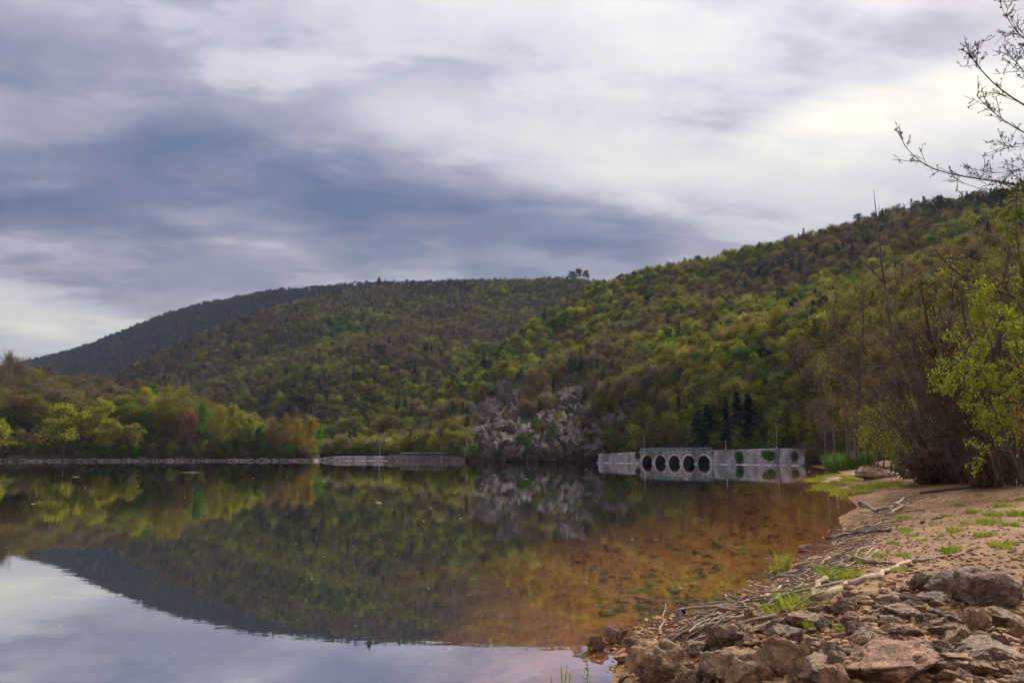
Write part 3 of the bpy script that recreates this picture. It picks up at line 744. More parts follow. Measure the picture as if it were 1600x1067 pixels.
# ------------------------------------------------------------------ crags on the point beside the arches
CRAG_PTS = []
def crag(px, py, w, h, depth, seed, label, lean=0.0, hill='hill_near'):
    """A rock face that breaks out of the slope: the hillside pushed out and split into upright, stepped blocks."""
    rng = np.random.default_rng(seed); w2, h2 = w*.80, h*.80
    nx, ny = int(max(26, w2*2/1.3)), int(max(22, h2*2/1.3))
    U, Vv = np.meshgrid(np.linspace(-1, 1, nx), np.linspace(-1, 1, ny))
    base = np.zeros((ny, nx, 3)); last = None
    for j in range(ny):
        for i in range(nx):
            x = px+U[j, i]*w2; y = py-Vv[j, i]*h2; p = hill_hit(x, min(y, 717.0), (hill,))
            if p is None: p = at(x, min(y, 717.0), last[1] if last is not None else 215)
            p = p.copy(); m = p[1]/FPX
            if y > 717: p[2] -= (y-717)*m
            base[j, i] = p; last = p
    m = base[..., 1].mean()/FPX; Q = base.reshape(-1, 3)
    G = np.stack([U.ravel()*w2*m, Vv.ravel()*h2*m, np.zeros(U.size)], 1)          # metres across and up the face
    warp = np.stack([fbm(G*.35+seed, 3, seed), fbm(G*.35+seed+9, 3, seed+1), np.zeros(len(G))], 1)*1.3
    r = np.hypot(U.ravel()+.30*warp[:, 0], Vv.ravel()-lean*U.ravel()*.6+.30*warp[:, 1])+.55*fbm(G*.28+seed*7, 3, seed+3)+.25*fbm(G*1.1+seed, 3, seed+4)
    mask = np.clip((.80-r)/.40, -.9, 1)*np.clip((1.0-np.maximum(np.abs(U.ravel()), np.abs(Vv.ravel())))*8-.9, -.9, 1).clip(-.9, 1)
    edge = np.maximum(np.abs(U.ravel()), np.abs(Vv.ravel())) > .94; mask = np.where(edge, -.9, np.where((.80-r) < 0, np.clip((.80-r)/.40, -.9, 0), mask))
    Gs = (G+warp)@np.array([[1, .25, 0], [-.25, 1, 0], [0, 0, 1]]).T
    n = max(16, int(w2*h2*4*m*m/7.0)); S = np.stack([rng.uniform(-w2*m, w2*m, n), rng.uniform(-h2*m, h2*m, n)], 1)
    d = np.stack([(Gs[:, 0, None]-S[None, :, 0])*1.25, (Gs[:, 1, None]-S[None, :, 1])*.62], -1); d = np.hypot(d[..., 0], d[..., 1]); o = np.argsort(d, axis=1)[:, :2]
    d1 = np.take_along_axis(d, o[:, :1], 1)[:, 0]; d2 = np.take_along_axis(d, o[:, 1:], 1)[:, 0]; tiltx, tilty, off = rng.normal(size=n)*.2, rng.normal(size=n)*.2, rng.uniform(-1, 1, n)
    k = o[:, 0]; facet = off[k]*.6+tiltx[k]*(Gs[:, 0]-S[k, 0])+tilty[k]*(Gs[:, 1]-S[k, 1])-np.clip(1-(d2-d1)/.28, 0, 1)*.55
    amp = min(depth*.5, 1.6+.10*w)
    push = mask*amp+np.clip(mask+.3, 0, 1)*(facet*min(1.0, .35+.012*w)+.5*(1-2*np.abs(fbm(G*.5+seed*3, 4, seed+5)))+.10*fbm(G*2.1, 3, seed+8))
    P = Q+push[:, None]*np.array((0, -.86, .5)); c = P.mean(0)
    i = (np.arange(ny-1)[:, None]*nx+np.arange(nx-1)[None]).ravel(); F = np.stack([i, i+1, i+nx+1, i+nx], 1)
    o = obj('rock_crag', build_mesh('rock_crag', P-c, F, mats=[MAT['crag']]), None, c); o.color = (.60, .51, .49, 1); CRAG_PTS.append((P.reshape(ny, nx, 3), mask.reshape(ny, nx)))
    if w > 38 and h > 26:                     # the massive faces: solid angular blocks standing out of the broken slope
        for q in range(3):
            a = rng.uniform(-.28, .28)*w*(q > 0); bb = rng.uniform(-.30, .22)*h*(q > 0); f = 1.0 if q == 0 else rng.uniform(.45, .7)
            hp = hill_hit(px+a, min(py-bb+h*.1, 716), (hill,))
            if hp is None: continue
            Yb = hp[1]-amp*1.05; cb = at(px+a, py-bb, Yb); mm = Yb/FPX
            Pb, Fb = rock_shape(rng, (w*mm*.95*f, depth*1.0*f, h*mm*1.1*f), 5, 34, .10, 46, .13, lean*.5, .40)
            bo = obj('rock_face', build_mesh('rock_face', turned(Pb, rng.uniform(-.3, .3), 0, rng.uniform(-.25, .25))+cb-c, None, Fb, mats=[MAT['crag']]), o); bo.color = (.62, .53, .51, 1)
    return tag(o, label, 'rock', 'crags above the lake')
CRAGS = [
    (820, 690, 40, 40, 8, 'dark jagged buttress between the broad crag and the wedge-shaped one', .1),
    (855, 655, 34, 30, 7, 'broken rib of rock climbing toward the rounded crag', .25),
    (930, 682, 40, 34, 8, 'rough brown buttress right of the big fissured face', -.3),
    (780, 655, 34, 34, 8, 'cracked rib running down from the tall pointed crag', .1),
    (750, 676, 30, 34, 7, 'ragged low crag at the road end of the point', .2),
    (860, 716, 120, 10, 8, 'line of low broken rocks along the waterline of the point', 0),
    (793, 632, 34, 64, 7, 'tall pointed crag standing above the others on the wooded slope', .12),
    (893, 634, 46, 42, 9, 'rounded crag with a flat capped top, highest of the group nearer the arches', 0),
    (893, 619, 40, 12, 8, 'thin slab of rock capping the rounded crag', .0),
    (762, 640, 26, 26, 6, 'small crag just beside the foot of the tall pointed crag', .1),
    (788, 672, 46, 30, 9, 'sloping crag below the tall pointed crag, half hidden by bushes', -.2),
    (772, 700, 62, 42, 10, 'broad dark crag rising from the water below the pointed crag', .3),
    (800, 708, 36, 28, 8, 'low pale crag at the waterline below the pointed crag', 0),
    (868, 676, 40, 40, 9, 'upright fissured crag below the rounded crag', .05),
    (880, 668, 48, 24, 9, 'dark ledge of rock between the rounded crag and the water', 0),
    (895, 696, 54, 46, 10, 'big fissured crag face above the waterline beside the arched wall', -.1),
    (845, 704, 40, 36, 9, 'wedge-shaped crag at the waterline in the middle of the point', .2),
    (925, 705, 44, 28, 9, 'low crag sloping down to the end of the stone wall', -.35),
    (912, 715, 70, 12, 7, 'flat pale rock shelf at the waterline below the fissured crag', 0),
    (965, 657, 44, 16, 6, 'pale rock ledge in the brush above the stone wall', -.2),
    (727, 688, 20, 24, 6, 'narrow pale rock beside the road above the guard rail', .2),
    (735, 640, 22, 18, 6, 'little grey outcrop left of the pointed crag', 0),
    (1085, 593, 46, 10, 6, 'scree ledge showing through the trees above the five arches', 0),
    (245, 594, 12, 8, 8, 'small pale outcrop showing in the woods of the middle hill', 0),
]
for i, (px, py, w, h, dp, lb, ln) in enumerate(CRAGS):
    crag(px, py, w*1.12, h*1.12, dp, 700+i, lb, ln, 'hill_middle' if px == 245 else 'hill_near')

def crag_scrub():
    rng = np.random.default_rng(58); X = []
    for P, mk in CRAG_PTS:
        up = np.zeros(mk.shape); up[1:] = np.diff(P[..., 2], axis=0); fw = np.zeros(mk.shape); fw[1:] = np.diff(P[..., 1], axis=0)
        ok = (mk > -.5) & (fw > np.abs(up)*.55) & (P[..., 2] > .8); q = P[ok]          # ledges
        n = int(max(2, mk.size/230)); X.append(q[rng.integers(0, len(q), n)] if len(q) else np.zeros((0, 3)))
    X = np.concatenate(X); n = len(X); kd = rng.choice(['full', 'sparse', 'full', 'bare'], n); pick = np.array([PIDX[k][rng.integers(4)] for k in kd])
    tn = np.array([TINT[rng.choice(['olive', 'green', 'green', 'brown', 'olive'])] for _ in range(n)])*rng.uniform(.6, 1.1, (n, 1)); s = rng.uniform(.09, .22, n)
    turn = np.zeros((n, 3)); turn[:, 2] = rng.uniform(0, 6.28, n)
    scatter('crag_scrub', X-np.array((0, 0, .2)), pick, turn, np.stack([s*1.2, s*1.2, s], 1), tn, 'low scrub rooted in the ledges of the crags', 'scrub')
crag_scrub()
# ------------------------------------------------------------------ lake walls
def wall_mat(name, a, b, mortar, s=1.0):
    m, t = new_mat(name); co = t.node('ShaderNodeTexCoord').outputs['Object']
    v = t.node('ShaderNodeTexVoronoi'); v.inputs['Scale'].default_value = 2.3*s; t.put(v.inputs['Vector'], t.mapping(co, (1, 1, 1.5)))
    ve = t.node('ShaderNodeTexVoronoi', feature='DISTANCE_TO_EDGE'); ve.inputs['Scale'].default_value = 2.3*s; t.put(ve.inputs['Vector'], t.mapping(co, (1, 1, 1.5)))
    n = t.noise(t.mapping(co, (1, 1, .35)), .5, 5, .6); n2 = t.noise(co, 3.0, 4, .6)
    c = t.mix(t.maprange(v.outputs['Color'], .1, .9), a, b)
    c = t.mix(t.maprange(ve.outputs['Distance'], .02, .09), mortar, c)
    c = t.mix(t.m('MULTIPLY', t.maprange(n, .42, .62), .75), c, (.085, .07, .062))
    c = t.mix(t.m('MULTIPLY', t.maprange(n2, .58, .72), .4), c, (.42, .38, .36))
    finish(t, principled(t, c, .92, bumpn(t, ve.outputs['Distance'], .8, .08), .15)); return m
MAT['wall'] = wall_mat('lake_wall_stone', (.20, .165, .175), (.36, .31, .32), (.16, .14, .14))
MAT['trim'] = wall_mat('dressed_stone', (.55, .50, .48), (.66, .61, .58), (.30, .27, .27), 1.6)
def flat_mat(name, c, rough=.7, metal=0.0, n=.15):
    m, t = new_mat(name); co = t.node('ShaderNodeTexCoord').outputs['Object']
    f = t.noise(co, 5, 4, .6); cc = t.mix(t.maprange(f, .3, .7), tuple(x*(1-n) for x in c), tuple(x*(1+n) for x in c))
    p = t.node('ShaderNodeBsdfPrincipled'); t.link(cc, p.inputs['Base Color']); p.inputs['Roughness'].default_value = rough; p.inputs['Metallic'].default_value = metal
    finish(t, p.outputs[0]); return m
MAT['asphalt'] = flat_mat('asphalt', (.07, .068, .065), .9)
MAT['steel'] = flat_mat('painted_steel', (.20, .25, .29), .6)
MAT['galv'] = flat_mat('galvanised', (.42, .42, .43), .5)
MAT['pole'] = flat_mat('weathered_pole', (.36, .33, .30), .8)
MAT['white'] = flat_mat('white_paint', (.75, .74, .72), .6)
MAT['inner'] = flat_mat('dark_vault', (.05, .045, .045), .95)  # near-black vault lining, much darker than the wall face

W0 = at(938, 709, 196)[:2]; W1 = at(1268, 709, 146)[:2]
WD = (W1-W0)/np.linalg.norm(W1-W0); WN = np.array((-WD[1], WD[0])); WL = float(np.linalg.norm(W1-W0)); WANG = math.atan2(WD[1], WD[0])
def along(px):      # distance along the wall of a photograph column
    t = (px-800)/FPX; k = (ray(px, 709)[0]/ray(px, 709)[1])
    return (k*W0[1]-W0[0])/(WD[0]-k*WD[1])
def build_arches():
    s0, s1 = along(1001), along(1112); n = 5; pitch = (s1-s0)/n; rad = pitch*.415; top = 2.75; D = 3.2; spring = .12
    org = W0+WD*s0
    root = empty('arched_wall', (org[0], org[1], 0), WANG)
    g = Geo(); gi = Geo(); K = 16
    for i in range(n):
        c = pitch*(i+.5); a = np.linspace(math.pi, 0, K+1); ax = c+rad*np.cos(a); az = spring+rad*np.sin(a)
        V = [(c-pitch/2, 0, -1.5), (c-pitch/2, 0, top), (c+pitch/2, 0, top), (c+pitch/2, 0, -1.5)]
        L = [(x, 0, z) for x, z in zip(ax, az)]
        # front face: fan between the arch curve and the bay outline
        pts = np.array(L); up = np.stack([pts[:, 0], np.zeros(K+1), np.full(K+1, top)], 1)
        g.add(np.concatenate([pts, up]), [(k, k+1, K+2+k, K+1+k) for k in range(K)])
        for sgn in (-1, 1):
            x0, x1 = sorted((c+sgn*rad, c+sgn*pitch/2))
            g.add([(x0, 0, -1.5), (x1, 0, -1.5), (x1, 0, top), (x0, 0, top)], [(0, 1, 2, 3)])
        # vault
        prof = np.concatenate([[(c-rad, 0, -1.5)], pts, [(c+rad, 0, -1.5)]]); bk = prof.copy(); bk[:, 1] = D
        m_ = len(prof); gi.add(np.concatenate([prof, bk]), [(k, m_+k, m_+k+1, k+1) for k in range(m_-1)])
        gi.add(np.concatenate([bk, [(c, D, spring)]]), None, [(m_, k, k+1) for k in range(m_-1)])
    g.add([(0, 0, top), (n*pitch, 0, top), (n*pitch, D+2.4, top), (0, D+2.4, top)], [(0, 1, 2, 3)])
    obj('wall_face', g.mesh('wall_face', [MAT['wall']]), root)
    obj('vault', gi.mesh('vault', [MAT['inner']]), root)
    for i in range(n):
        c = pitch*(i+.5); gr = Geo(); vo = 15
        for k in range(vo):
            a0 = math.pi*(1-k/vo)-.012; a1 = math.pi*(1-(k+1)/vo)+.012; r0, r1 = rad-.02, rad+.30; pr = -.07-.015*(k % 2)
            q = [(c+r*math.cos(a), y, spring+r*math.sin(a)) for y in (pr, .05) for a in (a0, a1) for r in (r0, r1)]
            gr.add(q, [(0, 1, 3, 2), (4, 6, 7, 5), (0, 4, 5, 1), (2, 3, 7, 6), (0, 2, 6, 4), (1, 5, 7, 3)])
        obj('arch_ring', gr.mesh('arch_ring', [MAT['trim']]), root)
    gp = Geo(); gp.box((n*pitch/2, -.06, top+.07), (n*pitch+.5, .5, .16)); obj('coping', gp.mesh('coping', [MAT['trim']]), root)
    rl = Geo()
    for z in (.30, .52, .74): rl.box((n*pitch/2, .02, top+.15+z), (n*pitch, .07, .09))
    rails = obj('railing', rl.mesh('railing', [MAT['steel']]), root)
    for k in range(n*3+1):
        gpz = Geo(); gpz.box((k*pitch/3, .04, top+.55), (.10, .10, .82)); obj('railing_post', gpz.mesh('railing_post', [MAT['steel']]), rails)
    ft = Geo()
    for i in range(n+1):
        w = pitch-2*rad-.05; ft.box((i*pitch, -.25, -.55), (w, .55, 1.5))
    obj('pier_footing', ft.mesh('pier_footing', [MAT['trim']]), root)
    tag(root, 'pale stone lake wall pierced by five round arches', 'viaduct', kind='thing'); return s0, s1, top
AS0, AS1, ATOP = build_arches()
def slab_wall(name, sA, sB, hA, hB, batter, label, cat='wall', seed=0, coping=True, footing=True):
    rng = np.random.default_rng(seed); org = W0+WD*sA; L = sB-sA
    root = empty(name, (org[0], org[1], 0), WANG)
    n = max(6, int(L/1.2)); m_ = 6; V = []
    for j in range(m_+1):
        for i in range(n+1):
            x = L*i/n; h = hA+(hB-hA)*i/n; z = -1.5+(h+1.5)*j/m_
            V.append((x, batter*(z/3.0)+.05*rng.uniform(-1, 1), z+(.08*rng.uniform(-1, 1) if j == m_ else 0)))
    F = [(j*(n+1)+i, j*(n+1)+i+1, (j+1)*(n+1)+i+1, (j+1)*(n+1)+i) for j in range(m_) for i in range(n)]
    b = len(V); V += [(x, y+1.4, z) for x, y, z in V[m_*(n+1):]]
    F += [(m_*(n+1)+i, m_*(n+1)+i+1, b+i+1, b+i) for i in range(n)]
    V += [(0, 1.4, -1.5), (L, 1.4, -1.5)]; b2 = len(V)-2
    g = Geo(); g.add(V, F); obj('wall_face', g.mesh('wall_face', [MAT['wall']]), root)
    e = Geo()
    for x, h in ((-.02, hA), (L+.02, hB)):
        e.add([(x, 0-.4*batter, -1.5), (x, 1.4, -1.5), (x, 1.4+batter*h/3, h), (x, batter*h/3, h)], [(0, 1, 2, 3)])
    obj('wall_end', e.mesh('wall_end', [MAT['wall']]), root)
    if coping:
        c = Geo(); k = max(4, int(L/2.2))
        for i in range(k):
            x = L*(i+.5)/k; h = hA+(hB-hA)*(i+.5)/k; c.box((x, batter*h/3+.28, h+.10+rng.uniform(-.03, .03)), (L/k-.05, .62, .2))
        obj('coping', c.mesh('coping', [MAT['trim']]), root)
    if footing:
        f = Geo(); f.box((L/2, -.35, -.5), (L-.1, .8, 1.32)); obj('footing', f.mesh('footing', [MAT['trim']]), root)
    return tag(root, label, cat, kind='thing')
slab_wall('retaining_wall', -1.0, AS0-.15, 2.1, 2.6, .35, 'shorter grey stone lake wall between the crags and the first arch', seed=1)
slab_wall('retaining_wall', AS1-.35, along(1215), 2.85, 3.2, .55, 'long battered stone lake wall right beside the last arch', seed=2)
slab_wall('retaining_wall', along(1215)+.12, along(1256), 3.2, 3.05, .65, 'battered end stretch of the stone lake wall past the ivy', seed=3)

# roadway behind the walls
def road_strip():
    L = []; Rr = []
    for s in np.linspace(-3, WL+6, 14):
        p = W0+WD*s; z = np.interp(s, [0, AS0, AS1, WL], [2.05, 2.55, 2.7, 3.0]); L.append((*(p+WN*.8), z)); Rr.append((*(p+WN*12), z+.1))
    n = len(L); V = L+Rr; F = [(i, i+1, n+i+1, n+i) for i in range(n-1)]
    return tag(obj('road', build_mesh('road', V, F, mats=[MAT['asphalt']])), kind='structure')
road_strip()

# ivy and hedge on the wall
def leafy_mass(name, root_loc, rz, boxes, leaf, n, color, label, cat, seed, core=True):
    rng = np.random.default_rng(seed); g = Geo(); gc = Geo()
    for (c, s) in boxes:
        C = rng.uniform(-1, 1, (n, 3)); q = np.linalg.norm(C, axis=1, keepdims=True) if name == 'ivy' else np.abs(C).max(1, keepdims=True); C = C/np.maximum(q, 1e-3)*np.cbrt(rng.uniform(.15 if name == 'ivy' else .45, 1.15, (n, 1)))
        lump = 1+(.45 if name == 'ivy' else .16)*fbm(C*2.2+seed, 3, seed)[:, None]
        g.leaves(np.asarray(c)+C*lump*np.asarray(s)/2, leaf, rng, .75, up=.4)
        P, F = rock_shape(rng, np.asarray(s)*.55, 2, 6, .15); gc.add(P+np.asarray(c), None, F)
    root = empty(name, root_loc, rz); o = obj('foliage', g.mesh('foliage', [MAT['leaf_obj']]), root); o.color = (*color, 1)
    if core:
        k = obj('stems', gc.mesh('stems', [MAT['bark']]), root)
    return tag(root, label, cat)
def wall_loc(px, off=0.0, z=0.0):
    p = W0+WD*along(px)+WN*off; return (p[0], p[1], z)
leafy_mass('ivy', wall_loc(1154, .25, 0), WANG, [((0, -.15, 1.7), (2.0, .7, 2.2)), ((.2, -.2, .9), (1.5, .6, 1.8))], .14, 700, (.075, .13, .04), 'narrow curtain of dark ivy hanging down the long lake wall', 'ivy', 11)
leafy_mass('ivy', wall_loc(1199, .3, 0), WANG, [((0, -.15, 2.2), (3.4, .8, 1.7)), ((.3, -.2, 1.6), (2.2, .7, 1.3))], .14, 800, (.085, .17, .04), 'broad bright green ivy cushion spilling over the lake wall', 'ivy', 12)
leafy_mass('ivy', wall_loc(1240, .35, 0), WANG, [((0, -.1, 1.7), (1.4, .6, 2.2))], .13, 600, (.09, .10, .05), 'dull ivy patch near the pale end of the lake wall', 'ivy', 13)
leafy_mass('ivy', wall_loc(996, .3, 0), WANG, [((0, -.2, 2.0), (1.6, .8, 2.0))], .14, 500, (.09, .09, .05), 'dark bush growing on the wall just before the first arch', 'ivy', 14)
hs = along(1131); he = along(1212)
leafy_mass('clipped_hedge', (*(W0+WD*hs+WN*3.0), 3.25), WANG, [((x, 0, .75), (2.6, 1.3, 1.5)) for x in np.arange(1.2, he-hs, 2.3)], .13, 420, (.07, .14, .045), 'long clipped dark green hedge on top of the lake wall', 'hedge', 15)

# lamp posts and utility poles
def pole(loc, h, label, cat='pole', arm=False, r=.06, head=True):
    root = empty('utility_pole' if not arm else 'street_lamp', loc)
    g = Geo(); g.tube([(0, 0, -.4), (0, 0, h*.5), (0, 0, h)], [r, r*.85, r*.65], 8, cap=True); obj('post', g.mesh('post', [MAT['pole']]), root)
    b = Geo(); b.box((0, 0, .25), (r*4, r*4, .5)); obj('base', b.mesh('base', [MAT['trim']]), root)
    if arm:
        a = Geo(); a.tube([(0, 0, h), (.1, -.3, h+.25), (.2, -.9, h+.3)], .035, 6, cap=True); ar = obj('arm', a.mesh('arm', [MAT['pole']]), root)
        l = Geo(); l.box((.22, -1.05, h+.28), (.2, .5, .12)); obj('lamp_head', l.mesh('lamp_head', [MAT['white']]), ar)
    elif head:
        a = Geo(); a.box((0, 0, h-.25), (.9, .07, .09)); obj('crossarm', a.mesh('crossarm', [MAT['pole']]), root)
    return tag(root, label, cat)
pole(wall_loc(1004.5, .5, 2.9), 3.6, 'thin pale pole at the first arch beside the round green bush', head=False)
pole(wall_loc(1129, 1.2, 3.0), 2.3, 'short pole between the last arch and the hedge', head=False)
pole(wall_loc(1209, 1.2, 3.2), 3.9, 'tall thin pole at the end of the clipped hedge', head=False)
pole(wall_loc(1173, 4.4, 3.2), 2.8, 'lamp post showing above the clipped hedge', 'lamp post', head=False, r=.05)

# far road wall on the other side of the inlet
def far_wall():
    A = at(503, 709, 262)[:2]; B = at(602, 709, 258)[:2]; d = (B-A); L = float(np.linalg.norm(d)); ang = math.atan2(d[1], d[0])
    root = empty('road_wall', (A[0], A[1], 0), ang); rng = np.random.default_rng(5)
    n = 24; V = []; 
    for j in range(4):
        for i in range(n+1): V.append((L*i/n, .12*j+.05*rng.uniform(-1, 1), -1.5+(1.5+np.interp(i/n, [0, .2, 1], [1.1, 1.6, 1.7]))*j/3+(.06*rng.uniform(-1, 1) if j == 3 else 0)))
    F = [(j*(n+1)+i, j*(n+1)+i+1, (j+1)*(n+1)+i+1, (j+1)*(n+1)+i) for j in range(3) for i in range(n)]
    b = len(V); V += [(x, y+9, z) for x, y, z in V[3*(n+1):]]; F += [(3*(n+1)+i, 3*(n+1)+i+1, b+i+1, b+i) for i in range(n)]
    g = Geo(); g.add(V, F); obj('wall_face', g.mesh('wall_face', [MAT['wall']]), root)
    f = Geo(); f.box((L/2, -.5, -.55), (L+2, 1.1, 1.4)); obj('footing', f.mesh('footing', [MAT['trim']]), root)
    tag(root, 'low pale stone road wall across the inlet beside the wooded headland', 'wall', kind='thing')
    # unwalled bank with guard rail towards the crags
    pts = [at(602, 709, 258), at(640, 709, 250), at(680, 709, 240), at(728, 709, 229)]
    V = []; N = 40; q = np.array(pts); t = np.linspace(0, 3, N); line = np.stack([np.interp(t, range(4), q[:, c]) for c in range(2)], 1)
    for k, (off, z) in enumerate(((-.6, -1.0), (.2, .5), (1.0, 1.6), (2.0, 2.0), (9, 2.1))):
        for i in range(N): V.append((line[i, 0]+.2*off+.25*rng.normal()*(k < 4), line[i, 1]+off+.25*rng.normal()*(k < 4), z+.15*rng.normal()*(0 < k < 3)))
    F = [(j*N+i, j*N+i+1, (j+1)*N+i+1, (j+1)*N+i) for j in range(4) for i in range(N-1)]
    tag(obj('road_bank', build_mesh('road_bank', V, F, mats=[MAT['crag']])), 'low dark stony bank carrying the lakeside road to the crags', 'embankment', kind='thing').color = (.85, .75, .78, 1)
    gr = empty('guard_rail', (line[8, 0], line[8, 1]+2.2, 2.0)); o = np.array((line[8, 0], line[8, 1], 0))
    P = np.array([(x, y, 0) for x, y in line[8:]])-o; P[:, 2] = .62
    rb = Geo(); rb.tube(P, .13, 4); obj('rail', rb.mesh('rail', [MAT['galv']]), gr)
    for i in range(0, len(P), 3):
        pb = Geo(); pb.box((P[i, 0], P[i, 1]+.12, .25), (.12, .12, .9)); obj('rail_post', pb.mesh('rail_post', [MAT['galv']]), gr)
    tag(gr, 'pale metal guard rail along the lakeside road left of the crags', 'guard rail')
    for px, h, lb in ((592, 3.6, 'thin pole at the end of the low road wall'), (692, 4.2, 'thin pole behind the guard rail near the crags')):
        p = at(px, 709, 262 if px < 600 else 240); pole((p[0], p[1]+1.5, 1.9), h, lb, head=False, r=.07)
    p = at(649, 709, 252); s = empty('road_sign', (p[0], p[1]+1.6, 2.0))
    g = Geo(); g.tube([(0, 0, -.3), (0, 0, 1.4)], .05, 6); obj('post', g.mesh('post', [MAT['galv']]), s)
    g = Geo(); a = np.arange(16)*2*math.pi/16; ring = np.stack([.38*np.cos(a), np.zeros(16), 1.25+.55*np.sin(a)], 1); rb2 = ring+np.array((0, .05, 0))
    g.add(np.concatenate([ring, rb2, [(0, 0, 1.25)]]), [(k, (k+1) % 16, 16+(k+1) % 16, 16+k) for k in range(16)], [(32, (k+1) % 16, k) for k in range(16)])
    obj('panel', g.mesh('panel', [MAT['white']]), s); tag(s, 'small white sign standing by the guard rail', 'sign')
far_wall()

# ------------------------------------------------------------------ trees one can tell apart (trunk and crown each)
MID = {}
for kname, nn, sd in (('full', 3, 1100), ('sparse', 4, 1200), ('bare', 4, 1300), ('conifer', 2, 1400)):
    MID[kname] = []
    for gw, gl in tree_set(kname, nn, sd, 'mid'):
        Vc = np.concatenate(gl.V); H = np.percentile(Vc[:, 2], 99.5); W = 2*np.percentile(np.hypot(Vc[:, 0], Vc[:, 1]), 95)
        MID[kname].append((gw.mesh('trunk', [MAT['bark']], True), gl.mesh('crown', [MAT['leaf_obj']]), H, W))
_trng = np.random.default_rng(99)
def tree(kind, base, H, W, tint, label, group=None, name=None, sink=0.0):
    tw, tl, h0, w0 = MID[kind][int(_trng.integers(len(MID[kind])))]
    root = empty(name or {'full': 'broadleaf_tree', 'sparse': 'budding_tree', 'bare': 'bare_tree', 'conifer': 'conifer_tree'}[kind], base, _trng.uniform(0, 6.28))
    sx, sz = W/w0, H/h0
    for nm, me in (('trunk', tw), ('crown', tl)):
        o = obj(nm, me, root); o.scale = (sx, sx*_trng.uniform(.9, 1.1), sz); o.color = (*tint, 1)
        if sink: o.location = (0, 0, -sink*H)
    return tag(root, label, 'tree', group)
def px_tree(kind, px, top, base_py, wpx, tint, label, hill=('headland',), Y=None, group=None, name=None, sink=0.0):
    if Y is None: p = hill_hit(px, base_py, hill)
    else: p = at(px, base_py, Y)
    m = p[1]/FPX; p = p-np.array((0, 0, .2)); return tree(kind, p, max(1.0, (base_py-top)*m), wpx*m, tint, label, group, name, sink)
T = TINT
HEAD = [
    ('full', 100, 632, 711, 70, (.26, .25, .035), 'broad yellow-green tree overhanging the water, largest on the headland'),
    ('full', 142, 622, 700, 48, (.25, .25, .035), 'yellow-green tree rising just behind the broad one on the headland'),
    ('full', 176, 655, 712, 44, (.24, .22, .035), 'low yellow-green tree hanging over the stones next to the broad one'),
    ('full', 207, 662, 712, 42, (.21, .19, .035), 'olive-yellow round tree standing by the stony bank of the headland'),
    ('full', 2, 655, 714, 36, (.25, .25, .03), 'bright yellow-green tree at the very edge of the picture by the water'),
    ('bare', 8, 545, 640, 44, (.14, .11, .09), 'tall leafless tree standing out against the sky on the headland'),
    ('bare', 30, 556, 650, 36, (.13, .10, .08), 'second tall leafless tree against the sky on the headland'),
    ('sparse', 256, 600, 690, 42, (.19, .15, .04), 'tall olive tree with open crown in the middle of the headland'),
    ('sparse', 283, 602, 695, 36, (.19, .15, .04), 'tall narrow olive tree beside the open-crowned one'),
    ('bare', 292, 642, 708, 34, (.16, .08, .05), 'reddish brown leafless tree in the middle of the headland shore'),
    ('full', 312, 627, 700, 26, (.09, .16, .035), 'fresh green narrow tree next to the reddish brown one'),
    ('sparse', 340, 632, 702, 34, (.19, .17, .035), 'loose yellowish tree behind the headland shore'),
    ('full', 362, 632, 706, 34, (.21, .20, .035), 'rounded yellow-green tree two thirds along the headland'),
    ('full', 392, 650, 708, 34, (.17, .19, .035), 'yellow-green low tree near the tip of the headland'),
    ('bare', 425, 650, 712, 30, (.17, .11, .055), 'brown leafless tree near the tip of the headland'),
    ('bare', 445, 648, 712, 24, (.16, .10, .05), 'slim brown leafless tree next to the golden tree'),
    ('sparse', 462, 652, 713, 32, (.24, .16, .035), 'golden brown tree second from the tip of the headland'),
    ('full', 482, 652, 715, 30, (.25, .18, .03), 'golden tree at the tip of the headland'),
    ('full', 488, 700, 717, 22, (.16, .22, .03), 'small bright green bush at the foot of the golden tree'),
    ('full', 455, 692, 716, 20, (.10, .19, .03), 'small green bush by the stones near the headland tip'),
    ('full', 268, 690, 716, 20, (.14, .18, .03), 'small green bush by the stones in the middle of the headland'),
    ('full', 405, 696, 716, 26, (.08, .16, .03), 'dark fresh green bush by the stones under the yellow-green low tree'),
]
for a in HEAD: px_tree(*a, group='trees on the headland')
